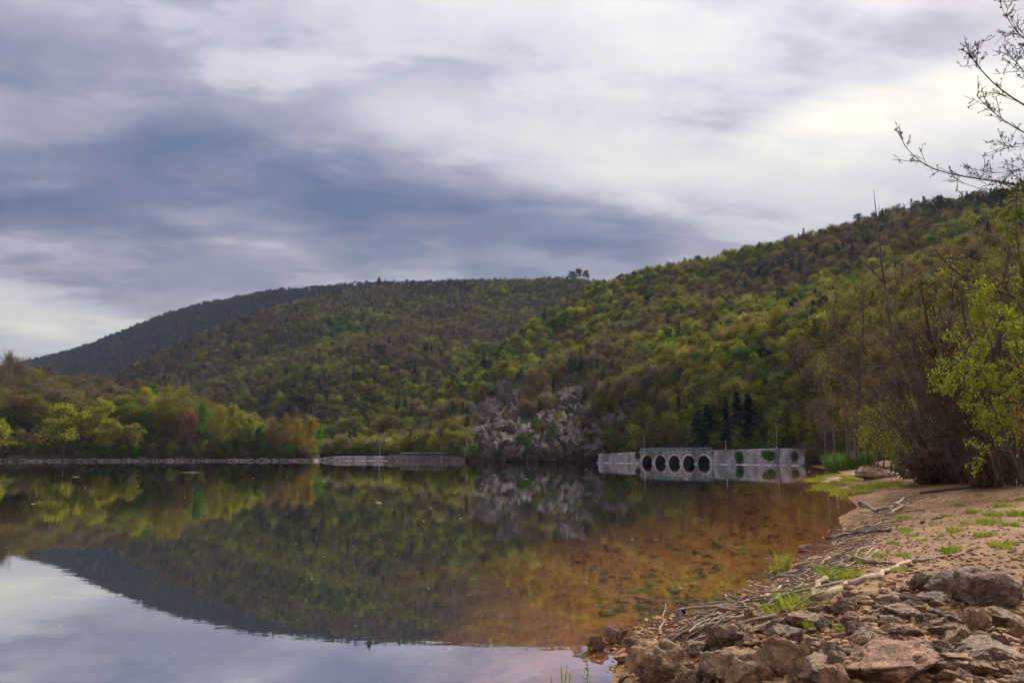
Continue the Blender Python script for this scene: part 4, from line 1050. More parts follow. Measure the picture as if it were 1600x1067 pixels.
def fill_headland():
    rng = np.random.default_rng(8); X, fr = sample_hill('headland', 2500, 4.3, 8, .06, .99)
    px, py, dep = to_px(X); n = 0
    for i in np.argsort(dep):
        if not (-40 < px[i] < 490): continue
        left = px[i] < 190; r = rng.random(); front = fr[i] < .28
        if front:
            H = rng.uniform(2.5, 6.5); kd = rng.choice(['full', 'sparse', 'bare', 'bare']); tn = T[rng.choice(['olive', 'green', 'brown', 'purple'])]
            lb = {'full': 'low %s bush by the headland water', 'sparse': 'low thin %s bush by the headland water', 'bare': 'low leafless %s bush by the headland water'}[kd]
        else:
            H = rng.uniform(8, 13.5)*np.interp(px[i], [0, 250, 420, 490], [1.12, 1.0, .75, .55])
            kd = 'bare' if r < (.55 if left else .28) else 'sparse' if r < .86 else 'full'; tn = T[rng.choice(['brown', 'olive', 'olive', 'grey', 'brown'] if left else ['olive', 'olive', 'yellow', 'brown', 'green'])]
            lb = {'full': '%s leafy tree in the headland wood', 'sparse': '%s thin-leaved tree in the headland wood', 'bare': '%s leafless tree in the headland wood'}[kd]
        hue = 'green' if tn == T['green'] else 'yellow-green' if tn == T['yellow'] else 'olive' if tn == T['olive'] else 'purplish' if tn == T['purple'] else 'grey' if tn == T['grey'] else 'brown'
        where = next(w for m, w in [(15, ' by the picture edge'), (45, ' below the two tall bare trees'), (75, ' left of the broad yellow tree'), (105, ' around the broad yellow tree'), (140, ' right of the broad yellow tree'), (180, ' behind the low yellow tree'), (215, ' around the olive round tree'), (245, ' left of the open-crowned tree'), (275, ' around the open-crowned tree'), (305, ' by the reddish tree'), (335, ' by the fresh green tree'), (375, ' around the rounded yellow tree'), (410, ' near the tip'), (445, ' by the brown trees of the tip'), (999, ' by the golden tip')] if px[i] < m)
        if not front: where = (' high up' if py[i] < 640 else ' low down' if py[i] > 685 else '')+where
        tree(kd, X[i]-np.array((0, 0, .2)), H, H*rng.uniform(.62, .9), np.array(tn)*rng.uniform(.8, 1.2), lb % hue+where, 'trees on the headland'); n += 1
    return n
fill_headland()
NEARHILL = [
    ('bare', 1268, 690, 727, 34, (.12, .085, .05), 'brown leafless bush hanging over the end of the lake wall'),
    ('sparse', 1284, 684, 727, 34, (.12, .10, .04), 'olive brown bush at the water just past the lake wall'),
    ('bare', 1300, 690, 728, 36, (.10, .075, .045), 'second brown bush at the water past the lake wall'),
    ('sparse', 1316, 694, 728, 34, (.11, .11, .04), 'olive bush at the water before the spit'),
    ('full', 984, 678, 704, 34, (.07, .15, .03), 'round fresh green bush on the wall before the first arch'),
    ('full', 1024, 697, 704, 16, (.15, .20, .03), 'small yellow-green bush behind the railing of the arches'),
    ('conifer', 1155, 612, 700, 24, (.016, .027, .022), 'tall dark fir, tallest of the group behind the hedge'),
    ('conifer', 1172, 614, 700, 26, (.016, .027, .022), 'tall dark fir right beside the tallest one behind the hedge'),
    ('conifer', 1137, 620, 700, 20, (.018, .03, .024), 'slender dark fir standing off from the tall pair behind the hedge'),
    ('conifer', 1108, 632, 702, 34, (.03, .045, .028), 'broad dull conifer above the last arch'),
    ('conifer', 1092, 640, 702, 30, (.03, .045, .028), 'second broad dull conifer above the fourth arch'),
    ('full', 1215, 630, 690, 26, (.17, .18, .035), 'yellow-green tall tree above the end of the hedge'),
    ('full', 1207, 610, 640, 26, (.19, .19, .035), 'yellow-green tree higher on the slope above the hedge end'),
    ('full', 860, 566, 590, 24, (.07, .16, .04), 'bright green tree high above the crags'),
    ('full', 768, 597, 618, 30, (.09, .16, .035), 'bright green tree right beside the tall pointed crag'),
    ('full', 842, 650, 668, 16, (.05, .15, .03), 'small vivid green bush between the two crag groups'),
    ('full', 752, 648, 668, 18, (.05, .15, .03), 'small vivid green bush left of the pointed crag foot'),
    ('full', 715, 640, 660, 22, (.05, .15, .03), 'vivid green bush on the slope left of the crags'),
    ('full', 740, 690, 716, 30, (.11, .16, .03), 'yellow-green bush at the waterline where the crags begin'),
    ('full', 730, 704, 718, 24, (.05, .10, .03), 'dark green bush at the water below the guard rail end'),
    ('full', 825, 676, 712, 20, (.045, .11, .03), 'dark green scrub in the gully between the crags'),
    ('full', 812, 676, 700, 20, (.05, .12, .03), 'green scrub beside the gully of the crags'),
    ('full', 890, 638, 652, 28, (.10, .16, .035), 'olive green bush on the ledge under the rounded crag'),
    ('full', 885, 658, 668, 14, (.12, .18, .03), 'tiny bright bush on the fissured crag'),
    ('full', 778, 700, 712, 16, (.05, .12, .03), 'small green bush on the broad dark crag'),
    ('full', 900, 692, 704, 14, (.08, .16, .03), 'small bright bush on the big crag face'),
    ('full', 938, 703, 720, 18, (.05, .12, .03), 'green bush at the water where the stone wall begins'),
    ('full', 553, 674, 706, 36, (.22, .20, .035), 'yellow-green round tree above the low road wall'),
    ('full', 538, 694, 708, 14, (.20, .19, .03), 'small yellow bush beside the round tree above the road wall'),
    ('full', 605, 706, 716, 10, (.14, .24, .03), 'tiny bright green bush at the end of the low road wall'),
    ('bare', 618, 702, 716, 26, (.11, .08, .05), 'brown bush at the water by the end of the road wall'),
    ('full', 497, 664, 700, 18, (.09, .20, .03), 'bright green tree showing just behind the golden tip'),
    ('full', 681, 660, 686, 24, (.09, .17, .035), 'green tree above the middle of the guard rail'),
    ('full', 955, 672, 690, 22, (.05, .09, .03), 'dark green bush among the ledges above the stone wall'),
    ('full', 922, 664, 682, 20, (.05, .09, .03), 'dark green bush right of the fissured crag'),
    ('full', 1035, 640, 668, 34, (.06, .15, .03), 'vivid green tree up the slope above the second arch'),
    ('full', 1118, 555, 590, 34, (.06, .12, .03), 'green tree halfway up the slope above the arches'),
]
for a in NEARHILL:
    k, px, top, base, w, tn, lb = a
    p = hill_hit(px, base, ('hill_near',)); yd = {984: 196, 1024: 190, 1268: 141, 1284: 137, 1300: 132, 1316: 127}.get(px)
    if yd: pass
    elif lb.count('water') or lb.count('crag') and base > 660: yd = None if p is None else p[1]-6
    px_tree(k, px, top, base, w, tn, lb, ('hill_near',), Y=yd if yd else (None if p is not None else 235), group='trees and bushes across the lake', name='bush' if 'bush' in lb or 'scrub' in lb else None, sink=.12 if k == 'full' else 0)

for px, top, base, w, lb in ((893, 421, 436, 14, 'dark tree at the left of the clump crowning the middle hill'), (903, 417, 435, 16, 'tallest dark tree of the clump crowning the middle hill'), (914, 420, 436, 16, 'dark tree at the right of the clump crowning the middle hill'), (592, 431, 446, 8, 'single dark tree standing up from the ridge of the middle hill')):
    px_tree('full' if w > 10 else 'conifer', px, top, base, w, (.03, .036, .03), lb, ('hill_middle',), Y=(hill_hit(px, base+6, ('hill_middle',)) if hill_hit(px, base+6, ('hill_middle',)) is not None else np.array((0, 790, 0)))[1], group='trees on the ridge', sink=.1)
# stones along the headland
def riprap():
    rng = np.random.default_rng(4); h = HILLS['headland']; foot = h['P'][0]; g = Geo(); V0, F0 = ico(1)
    seg = np.linalg.norm(np.diff(foot[:, :2], axis=0), axis=1); cum = np.concatenate([[0], np.cumsum(seg)])
    for s in np.arange(0, cum[-1], .42):
        x, y = np.interp(s, cum, foot[:, 0]), np.interp(s, cum, foot[:, 1])
        dens = .5+.5*math.sin(s*.11)+.4*math.sin(s*.29+1)
        for _ in range(2):
            sz = rng.uniform(.5, 1.25)*(1.0 if dens > .3 else .7); P, F = rock_shape(rng, (sz*1.5, sz, sz*.75), 1, 7, .1)
            g.add(turned(P, rng.uniform(0, 6.28))+np.array((x+rng.normal()*.3, y+rng.uniform(-.6, 1.6), rng.uniform(-.1, .55))), None, F)
    tag(obj('shore_stones', g.mesh('shore_stones', [MAT['riprap']])), 'bank of pale loose stones along the foot of the headland', 'stones', kind='stuff').color = (1, 1, 1, 1)
riprap()
# ------------------------------------------------------------------ stones of the bank in front
def wood_mat():
    m, t = new_mat('driftwood'); co = t.node('ShaderNodeTexCoord').outputs['Object']; oi = t.node('ShaderNodeObjectInfo')
    n = t.noise(co, 9, 5, .65); n2 = t.noise(co, 40, 3, .6)
    c = t.mix(t.maprange(n, .3, .7), (.55, .50, .46), (1.15, 1.1, 1.05)); c = t.mix(1.0, c, oi.outputs['Color'], 'MULTIPLY')
    finish(t, principled(t, c, .9, bumpn(t, t.m('ADD', n, t.m('MULTIPLY', n2, .4)), .7, .02), .15)); return m
MAT['driftwood'] = wood_mat()
ROCK_SHAPES = []
for k in range(14):
    rg = np.random.default_rng(900+k); P, F = rock_shape(rg, (1, .8, .55), 5, 20, .20, 20, .09, 0, .42)
    ROCK_SHAPES.append(build_mesh('stone', P, None, F, mats=[MAT['rock']]))
_rr = np.random.default_rng(42)
def stone(px, py, w, h, tint, label, group='stones of the bank in front', name='stone', special=None, depth=.9, sink=.25, tiltx=0.0, tilty=0.0, rz=None):
    """A stone whose visible foot is at this pixel; w, h in photograph pixels."""
    p = ground_hit(px, py)
    if p is None: return None
    if p[2] < 0 and name != 'stone_underwater': p = on_z(px, py, 0.0)
    m = np.linalg.norm(p-EYE)/FPX; W, H = w*m, h*m/(1-sink)
    c = p+np.array((0, W*depth*.35, H*(.5-sink)))
    if special is None: me = ROCK_SHAPES[int(_rr.integers(len(ROCK_SHAPES)))]; sc_ = (W, W*depth/.8, H/.55)
    else:
        rg = np.random.default_rng(special); P, F = rock_shape(rg, (1, .8, .55), 5, 20, .20, 34, .10, 0, .42)
        me = build_mesh('stone', P, None, F, mats=[MAT['rock']]); sc_ = (W, W*depth/.8, H/.55)
    o = obj(name, me, None, c); o.scale = sc_; o.rotation_euler = (tiltx, tilty, _rr.uniform(-.5, .5)+(math.pi if _rr.random() < .5 else 0) if rz is None else rz); o.color = (*tint, 1)
    return tag(o, label, 'stone', group)
GREY = (1.08, .97, .88); WARM = (1.25, 1.05, .86); RED = (1.15, .84, .72); PALE = (1.65, 1.4, 1.1); DARK = (.78, .71, .69)
BIG = [
    (1580, 955, 130, 62, DARK, 'largest dark grey boulder at the edge of the picture above the pale block', 1, .9),
    (1500, 935, 90, 50, DARK, 'dark boulder leaning against the largest dark grey one', 2, .9),
    (1462, 926, 66, 34, DARK, 'dark slaty stone heading the row of dark stones', 3, .8),
    (1470, 946, 60, 28, DARK, 'dark wedge stone in front of the slaty one', 4, .8),
    (1408, 946, 62, 26, GREY, 'grey flat-topped stone, lowest of the dark row toward the water', 5, .8),
    (1425, 966, 76, 24, GREY, 'long low grey stone below the dark row', 6, .8),
    (1530, 920, 60, 30, GREY, 'grey stone behind the largest boulder', 7, .8),
    (1537, 986, 46, 32, PALE, 'pale yellowish squared block with flat faces', 8, .9),
    (1580, 985, 60, 36, GREY, 'rough stone right beside the pale block', 9, .9),
    (1366, 1008, 56, 40, (1.15, 1.1, 1.08), 'light grey upright stone in the middle of the bank', 10, .9),
    (1500, 1000, 60, 34, (1.0, .86, .84), 'pinkish grey stone left of the pale block', 11, .9),
    (1412, 1075, 190, 72, RED, 'big red-brown boulder at the bottom of the picture', 12, .8),
    (1470, 1030, 110, 34, (1.1, .84, .76), 'low reddish stone just above the big red-brown boulder', 13, .8),
    (1545, 1062, 160, 36, WARM, 'long low stone slab in the bottom corner', 14, .8),
    (1565, 1035, 120, 30, GREY, 'grey slab lying above the long low one in the corner', 15, .8),
    (1300, 1072, 110, 46, GREY, 'grey rough stone left of the big red-brown boulder', 16, .8),
    (1240, 1062, 130, 80, WARM, 'large brown boulder with rough broken face at the bottom', 17, .8),
    (1170, 1075, 120, 84, WARM, 'large brown boulder second from the water at the bottom', 18, .8),
    (1120, 1068, 76, 70, (1.0, .92, .82), 'brown upright boulder between the large bottom ones', 19, .8),
    (1045, 1072, 120, 72, WARM, 'boulder nearest the water at the bottom, under the leaning sticks', 20, .8),
    (1150, 1016, 90, 52, (1.0, .9, .8), 'brown hump-backed boulder near the pale driftwood pole', 21, .8),
    (1095, 1024, 60, 34, GREY, 'grey boulder left of the hump-backed one', 22, .8),
    (1240, 1010, 70, 36, (.85, .8, .78), 'dark brown stone above the large broken boulder', 23, .8),
    (1270, 985, 76, 28, GREY, 'flat grey stone among the grass tufts', 24, .8),
    (1325, 960, 60, 28, (.9, .8, .7), 'brown stone under the bent driftwood log', 25, .8),
    (1220, 985, 44, 22, DARK, 'small dark stone beside the flat grey one', 26, .8),
    (1345, 1040, 70, 34, GREY, 'angular grey stone below the light upright one', 27, .8),
    (1425, 1000, 70, 26, WARM, 'tan rounded stone right of the light upright one', 28, .8),
    (936, 1017, 40, 34, (.8, .62, .55), 'wet pointed stone standing in the water, farther from the bank', 29, .8),
    (964, 1004, 42, 32, (1.0, .72, .62), 'reddish wet stone in the water, closer to the bank', 30, .8),
    (992, 1012, 34, 22, GREY, 'grey stone at the water edge beside the reddish wet one', 31, .8),
    (978, 1036, 50, 14, (1.4, 1.1, .9), 'flat tan stone lying in the shallow water', 32, .8),
    (1048, 1006, 36, 18, (.6, .6, .45), 'mossy dark stone at the water edge', 33, .8),
    (1140, 958, 46, 14, (1.0, .85, .8), 'flat stone at the waterline below the driftwood', 34, .7),
    (1258, 862, 28, 14, (.9, .8, .75), 'dark stone at the water edge by the reed tuft', 35, .7),
]
for px, py, w, h, tn, lb, sd, dp in BIG: stone(px, py, w*(1.0 if w > 50 else 1), h*(.72 if w > 50 else .85), tn, lb, special=3000+sd, depth=dp, sink=.32)
SHELF = [(1372, 748, 60, 18, 'long brown rock shelf at the foot of the shrubs'), (1400, 742, 56, 22, 'higher brown rock ledge behind the long shelf'), (1425, 748, 40, 14, 'small brown ledge at the end of the rock shelf, by the briars'), (1358, 744, 36, 16, 'low brown rock at the water end of the shelf')]
for k, (px, py, w, h, lb) in enumerate(SHELF): stone(px, py, w, h, (.95, .78, .66), lb, special=3100+k, depth=.7, group='brown rock shelf')

SHORT = ['the largest dark boulder', 'the dark boulder leaning on the largest', 'the slaty dark stone', 'the dark wedge stone', 'the grey flat-topped stone', 'the long low grey stone', 'the grey stone behind the largest boulder', 'the pale block', 'the rough stone beside the pale block',
    'the light grey upright stone', 'the pinkish grey stone', 'the big red-brown boulder', 'the low reddish stone', 'the long corner slab', 'the grey corner slab', 'the grey rough stone', 'the broken brown boulder', 'the second brown boulder', 'the upright brown boulder', 'the boulder nearest the water',
    'the hump-backed boulder', 'the grey boulder by the hump-backed one', 'the dark brown stone', 'the flat grey stone', 'the stone under the bent log', 'the small dark stone', 'the angular grey stone', 'the tan rounded stone', 'the wet pointed stone', 'the reddish wet stone', 'the grey water-edge stone', 'the flat tan stone', 'the mossy stone', 'the flat waterline stone', 'the stone by the reed tuft']
def fill_stones():
    rg = np.random.default_rng(17); n = 0
    left = lambda y: np.interp(y, [885, 930, 965, 1000, 1040, 1067], [1500, 1370, 1170, 1040, 1000, 1000])
    for k in range(360):
        y = 890+190*rg.random()**.8; x0 = left(y); x = x0+(1615-x0)*rg.random()
        w = np.interp(y, [880, 1070], [12, 50])*rg.uniform(.45, 1.25)
        tn = np.array([GREY, WARM, DARK, WARM, (1.3, 1.1, .85), RED, (1.05, .88, .72)][int(rg.integers(7))])*rg.uniform(.75, 1.2)
        size = 'little' if w < 16 else 'small' if w < 26 else 'middling' if w < 42 else 'large'
        hue = 'reddish' if tn[0] > 1.3*tn[1] else 'dark' if tn[1] < .66 else 'grey' if tn[2] > tn[0]*.93 else 'light brown' if tn[1] > .95 else 'brown'
        bn = min(BIG, key=lambda b: (b[0]-x)**2+4*(b[1]-b[3]*.4-y)**2); ref = SHORT[bn[6]-1]
        where = ('left of ' if x < bn[0]-bn[2]*.35 else 'right of ' if x > bn[0]+bn[2]*.35 else 'in front of ' if y > bn[1]-bn[3]*.3 else 'behind ')+ref
        _w = 'around the dark boulders' if y < 965 and x > 1380 else 'near the driftwood edge' if x < 1330 and y < 1000 else 'around the pale block' if x > 1450 and y < 1025 else 'between the bottom boulders'
        if stone(x, y, w, w*rg.uniform(.30, .55), tn, f'{size} {hue} stone {where}', depth=rg.uniform(.7, 1.0), sink=.3, tilty=rg.uniform(-.25, .25), tiltx=rg.uniform(-.2, .2)): n += 1
        if n >= 290: break
fill_stones()

def pebbles():
    rg = np.random.default_rng(23); V0, F0 = ico(1); g = Geo(); n = 0
    strand = np.array([(1440, 752), (1412, 790), (1370, 815), (1345, 845), (1300, 880), (1270, 905), (1215, 935), (1150, 962), (1080, 1000), (1020, 1035)], float)
    for k in range(6300):
        if k < 2600: x = rg.uniform(1000, 1610); y = rg.uniform(930, 1075)
        elif k < 5200:
            t = rg.uniform(0, len(strand)-1); i = int(t); c = strand[i]+(strand[min(i+1, len(strand)-1)]-strand[i])*(t-i); sp = np.interp(c[1], [750, 1030], [14, 38])
            x, y = c[0]+rg.normal()*sp*1.3, c[1]+rg.normal()*sp*.4
        else: x = rg.uniform(1380, 1610); y = rg.uniform(765, 930)
        p = ground_hit(x, y)
        if p is None or p[2] < -.12: continue
        s = rg.uniform(.012, .045)*(1.0 if p[1] < 14 else .8)
        pass
        Q = V0*(1+.25*rg.uniform(-1, 1, (len(V0), 1)))*np.array((s*1.4, s, s*.7)); g.add(turned(Q, rg.uniform(0, 6.28))+p+np.array((0, 0, s*.25)), None, F0)
    o = obj('pebbles', g.mesh('pebbles', [MAT['rock']])); o.color = (1.45, 1.1, .8, 1); tag(o, 'loose pebbles and gravel along the beach and between the stones', 'pebbles', kind='stuff')
pebbles()

def sunken():
    rg = np.random.default_rng(88); g = Geo(); n = 0
    for k in range(900):
        p = ground_hit(rg.uniform(820, 1330), rg.uniform(800, 1040))
        if p is None or not (-.55 < p[2] < -.09) or p[0] < 1.4: continue
        s = rg.uniform(.05, .26)*rg.uniform(.4, 1.0); P, F = rock_shape(rg, (s*1.6, s*1.2, s*.6), 2, 8, .12); g.add(turned(P, rg.uniform(0, 6.28))+p+np.array((0, 0, s*.05)), None, F)
    o = obj('sunken_stones', g.mesh('sunken_stones', [MAT['rock']])); o.color = (1.15, .62, .28, 1); tag(o, 'rusty stones lying on the bed of the shallows', 'stones', kind='stuff')
sunken()

# ------------------------------------------------------------------ driftwood
def shore_pt(px, py, lift):
    p = ground_hit(px, py)
    if p is None or p[2] < 0: p = on_z(px, py, .01)
    p = np.array(p); p[2] += lift; return p
def drift(pts, rpx, tint, label, lift=0.0, name='driftwood_stick', group='driftwood along the waterline', sides=7, seed=0):
    rg = np.random.default_rng(seed); Q = np.array([shore_pt(x, y, 0) for x, y in pts]); m = np.linalg.norm(Q.mean(0)-EYE)/FPX; r = rpx*m
    t = np.linspace(0, len(Q)-1, max(5, len(Q)*3)); P = np.stack([np.interp(t, range(len(Q)), Q[:, c]) for c in range(3)], 1)
    L = np.linalg.norm(P[-1]-P[0]); P[1:-1] += rg.normal(size=(len(P)-2, 3))*L*.008
    P[:, 2] += r*.8+np.linspace(0, 1, len(P))*lift
    o0 = P[0].copy(); g = Geo(); rr = r*np.linspace(1.0, .62, len(P))*(1+.1*rg.normal(size=len(P))); g.tube(P-o0, rr, sides, cap=True)
    o = obj(name, g.mesh(name, [MAT['driftwood']], True), None, o0); o.color = (*tint, 1); return tag(o, label, 'driftwood', group)
WPALE = (.36, .28, .20); WTAN = (.27, .19, .125); WGREY = (.22, .19, .165); WDARK = (.085, .07, .06)
LOGS = [
    ([(1287, 942), (1323, 919), (1347, 912), (1384, 898), (1411, 889), (1421, 882)], 4.6, WPALE, 'longest pale bent driftwood log lying at the edge of the stones'),
    ([(1290, 908), (1278, 922), (1275, 934), (1281, 944)], 5.0, WTAN, 'short curved driftwood stub at the lower end of the longest log'),
    ([(1323, 872), (1359, 881), (1393, 886)], 3.4, WTAN, 'straight brown driftwood branch just above the longest log'),
    ([(1215, 899), (1270, 890), (1323, 878), (1365, 855)], 2.2, WTAN, 'very long thin stick reaching from the reed tuft up the beach'),
    ([(1205, 908), (1260, 897), (1330, 885), (1372, 862)], 2.0, WGREY, 'long thin grey stick parallel to the very long one'),
    ([(1292, 844), (1323, 837), (1372, 832), (1393, 832)], 2.8, WDARK, 'dark wet branch pointing out over the water'),
    ([(1198, 934), (1215, 924), (1232, 914)], 3.2, WPALE, 'short pale driftwood piece near the reed tuft'),
    ([(1172, 989), (1210, 979), (1252, 965)], 4.4, WPALE, 'thick pale driftwood pole above the brown boulders'),
    ([(1190, 978), (1225, 968), (1262, 956)], 2.6, WTAN, 'thinner pole lying along the thick pale one'),
    ([(1085, 1004), (1110, 998), (1140, 993)], 3.6, WPALE, 'pale driftwood piece between the hump-backed boulder and the water'),
    ([(1157, 937), (1170, 936), (1192, 944), (1224, 944)], 3.0, WDARK, 'dark crooked branch near the waterline'),
    ([(1187, 941), (1206, 930), (1232, 913)], 3.4, WPALE, 'pale slanting driftwood above the dark crooked branch'),
    ([(969, 1068), (992, 1040), (1016, 1014)], 3.0, WDARK, 'dark thick stick leaning down into the water at the bottom'),
    ([(990, 1068), (1008, 1045), (1026, 1020)], 2.0, WTAN, 'brown stick next to the dark leaning one'),
    ([(1002, 1066), (1024, 1042), (1046, 1014)], 1.8, WGREY, 'grey stick leaning across the boulder nearest the water'),
    ([(1036, 1016), (1033, 990), (1041, 976)], 1.9, WTAN, 'thin upright stick at the water edge'),
    ([(1343, 785), (1372, 800), (1400, 792)], 2.4, WGREY, 'grey branch high in the driftwood heap far along the shore'),
    ([(1385, 806), (1408, 795), (1412, 780)], 2.4, WPALE, 'pale forked-looking branch in the far driftwood heap'),
    ([(1438, 772), (1500, 766), (1540, 762)], 2.0, WDARK, 'dark branch lying on the soil below the briars'),
    ([(1440, 818), (1462, 812), (1475, 810)], 1.8, WDARK, 'short dark stick alone on the bare soil'),
    ([(1428, 880), (1452, 876), (1475, 871)], 2.4, WTAN, 'brown flat stick on the soil past the longest log'),
]
for k, (pts, r, tn, lb) in enumerate(LOGS): drift(pts, r, tn, lb, seed=k, name='driftwood_log' if r > 3.3 else 'driftwood_stick', lift=.25 if 'upright' in lb else .02)
def strand_sticks():
    rg = np.random.default_rng(77)
    strand = np.array([(1425, 765), (1405, 785), (1375, 812), (1352, 832), (1320, 862), (1285, 893), (1240, 915), (1195, 945), (1120, 980), (1060, 1008)], float)
    words = ['far driftwood heap, upper end', 'far driftwood heap, middle', 'far driftwood heap, near end', 'heap by the dark wet branch', 'tangle above the longest log', 'tangle below the very long stick', 'litter by the reed tuft', 'litter by the pale pole', 'litter by the hump-backed boulder']
    tiny = Geo()
    for k in range(1100):
        t = rg.uniform(0, len(strand)-1.01); i = int(t); c = strand[i]+(strand[i+1]-strand[i])*(t-i); d = strand[i+1]-strand[i]
        near = np.interp(c[1], [760, 1010], [.55, 1.35]); q = c+np.array((rg.normal()*26*near, rg.normal()*9*near))
        a = shore_pt(q[0], q[1], .0)
        if a[2] < -.01: continue
        dirw = shore_pt(*strand[i+1], 0)-shore_pt(*strand[i], 0); dirw[2] = 0; ang = math.atan2(dirw[1], dirw[0])+rg.normal()*.55
        big = k < 170
        L = rg.uniform(.45, 1.7) if big else rg.uniform(.1, .5); r = (rg.uniform(.008, .022) if big else rg.uniform(.003, .008))
        n = 5; u = np.linspace(-.5, .5, n); bend = rg.normal()*.12*L
        X = a[0]+math.cos(ang)*u*L-math.sin(ang)*bend*(u*u*4-.5); Y = a[1]+math.sin(ang)*u*L+math.cos(ang)*bend*(u*u*4-.5)
        Z = np.maximum(shore_height(X, Y), 0)+r+rg.uniform(0, .10)*(rg.random() < .6)+u*rg.normal()*.05
        P = np.stack([X, Y, np.maximum(Z, .005)], 1)
        if big:
            g = Geo(); g.tube(P-P[0], r*np.linspace(1, .5, n), 6, cap=True); tn = [WPALE, WTAN, WGREY, WDARK, WGREY, WTAN][int(rg.integers(6))]
            hue = {WPALE: 'pale', WTAN: 'brown', WGREY: 'grey', WDARK: 'dark'}[tn]
            o = obj('driftwood_stick', g.mesh('driftwood_stick', [MAT['driftwood']], True), None, P[0]); o.color = (*(np.array(tn)*rg.uniform(.8, 1.2)), 1)
            tag(o, f'{"long" if L > 1.2 else "mid-length" if L > .8 else "short"} {"thick" if r > .015 else "thin"} {hue} stick in the {words[i]}', 'driftwood', 'driftwood along the waterline')
        else: tiny.tube(P, r, 3)
    o = obj('twig_litter', tiny.mesh('twig_litter', [MAT['driftwood']])); o.color = (.17, .135, .105, 1); tag(o, 'fine twigs washed up along the waterline', 'twigs', kind='stuff')
strand_sticks()

# ------------------------------------------------------------------ grass
MAT['grass'] = leaf_mat('grass', trans=.3, var=.3)
def tuft_geo(rg, n, R_, H, lean=.5, w=.006, mat=0):
    g = Geo()
    for k in range(n):
        a = rg.uniform(0, 6.28); rr = R_*math.sqrt(rg.random()); b = np.array((math.cos(a)*rr, math.sin(a)*rr, -.02)); h = H*rg.uniform(.5, 1.1)
        o = np.array((math.cos(a), math.sin(a), 0))*lean*h*rg.uniform(.2, 1.0)+rg.normal(size=3)*.1*h*np.array((1, 1, 0))
        s = np.cross(np.array((0, 0, 1.0)), rg.normal(size=3)); s = s/np.linalg.norm(s)*w*rg.uniform(.7, 1.4)
        m1 = b+np.array((0, 0, h*.55))+o*.35; t = b+np.array((0, 0, h))+o
        g.add([b-s, b+s, m1+s*.8, m1-s*.8, t], [(0, 1, 2, 3)], [(3, 2, 4)], mat)
    return g
_gr = np.random.default_rng(31)
TUFTS = [tuft_geo(_gr, 120, .16, .16, .55, .0045).mesh('grass_tuft', [MAT['grass']]) for _ in range(4)]
REED = tuft_geo(_gr, 80, .12, .48, .35, .006).mesh('reed_tuft', [MAT['grass']])
TALL = tuft_geo(_gr, 900, .9, 1.0, .5, .014).mesh('tall_grass', [MAT['grass']])
GREEN = (.16, .24, .03); YG = (.24, .28, .04)
_XT = [(1500, 790, 1.6, 'midway up the soil'), (1520, 800, 1.9, 'left of the tall weeds'), (1555, 805, 2.2, 'between the weeds and the largest soil tuft'), (1578, 822, 2.0, 'right of the largest soil tuft'), (1510, 818, 1.4, 'in the hollow left of the largest soil tuft'), (1440, 845, 1.3, 'alone beside the driftwood'), (1530, 775, 1.5, 'high under the root stump'), (1600, 780, 1.8, 'highest at the picture edge'), (1470, 835, 1.2, 'lonely small one on bare soil'), (1395, 850, 1.4, 'on the litter by the waterline'), (1340, 866, 1.4, 'over the very long stick'), (1265, 925, 1.8, 'over the short pale driftwood'), (1230, 938, 1.6, 'by the slanting driftwood'), (1300, 930, 1.6, 'below the curved stub')]
GPTS = _XT+[(1307, 905, 3, 'beside the curved driftwood stub'), (1295, 896, 2.5, 'behind the curved driftwood stub'), (1330, 900, 2, 'along the longest log'), (1258, 950, 3, 'above the flat grey stone'), (1240, 944, 2.4, 'next to the thick pale pole'), (1218, 962, 2.6, 'right over the thick pale pole'),
        (1280, 980, 1.6, 'in front of the flat grey stone'), (1454, 975, 1.4, 'between the stones below the dark row'), (1546, 815, 2.6, 'largest on the bare soil'), (1494, 829, 2, 'left of the largest soil tuft'), (1487, 862, 2, 'low on the soil near the stones'), (1565, 853, 2, 'on the soil just behind the boulders'),
        (1565, 792, 2.6, 'tall weeds high on the soil'), (1589, 804, 2.4, 'at the picture edge high on the soil'), (1479, 807, 1.6, 'small one in the middle of the soil'), (1536, 836, 1.8, 'just below the largest soil tuft'), (1460, 777, 1.4, 'small one below the briars'), (1411, 810, 1.8, 'in the far driftwood heap'),
        (1414, 829, 1.8, 'at the lower side of the far driftwood heap'), (1425, 838, 1.5, 'beside the far driftwood heap'), (1411, 868, 1.5, 'just above the brown branch end'), (1350, 880, 1.8, 'among the thin sticks'), (1375, 870, 1.6, 'where the long thin sticks end'), (1190, 965, 1.8, 'at the waterline near the pale pole'), (1410, 868, 1.2, 'beside the end of the longest log'),
        (1580, 850, 1.3, 'tiny one by the boulders at the edge'), (1450, 985, 1.0, 'tiny one in a gap of the stones'), (1590, 985, 1.2, 'leafy one beside the pale block'), (1325, 985, 1.0, 'tiny one near the light upright stone'), (1405, 892, 1.2, 'tiny one past the bent log')]
for k, (px, py, s, lb) in enumerate(GPTS):
    for q in range(1 if s < 1.7 else 3):
        p = shore_pt(px+_gr.normal()*7*(q > 0), py+_gr.normal()*3*(q > 0), 0); o = obj('grass_tuft', TUFTS[(k+q) % 4], None, p); f = s*.55*(1 if q == 0 else .7)
        if p[1] > 18: f *= 1.15
        o.scale = (f, f, f*.75); o.rotation_euler = (0, 0, _gr.uniform(0, 6)); o.color = (*(np.array(YG if k % 3 else GREEN)*_gr.uniform(.8, 1.15)), 1)
        tag(o, ('green grass tuft ' if q == 0 else 'lesser side tuft by the grass tuft ')+lb, 'grass', 'grass tufts on the beach')
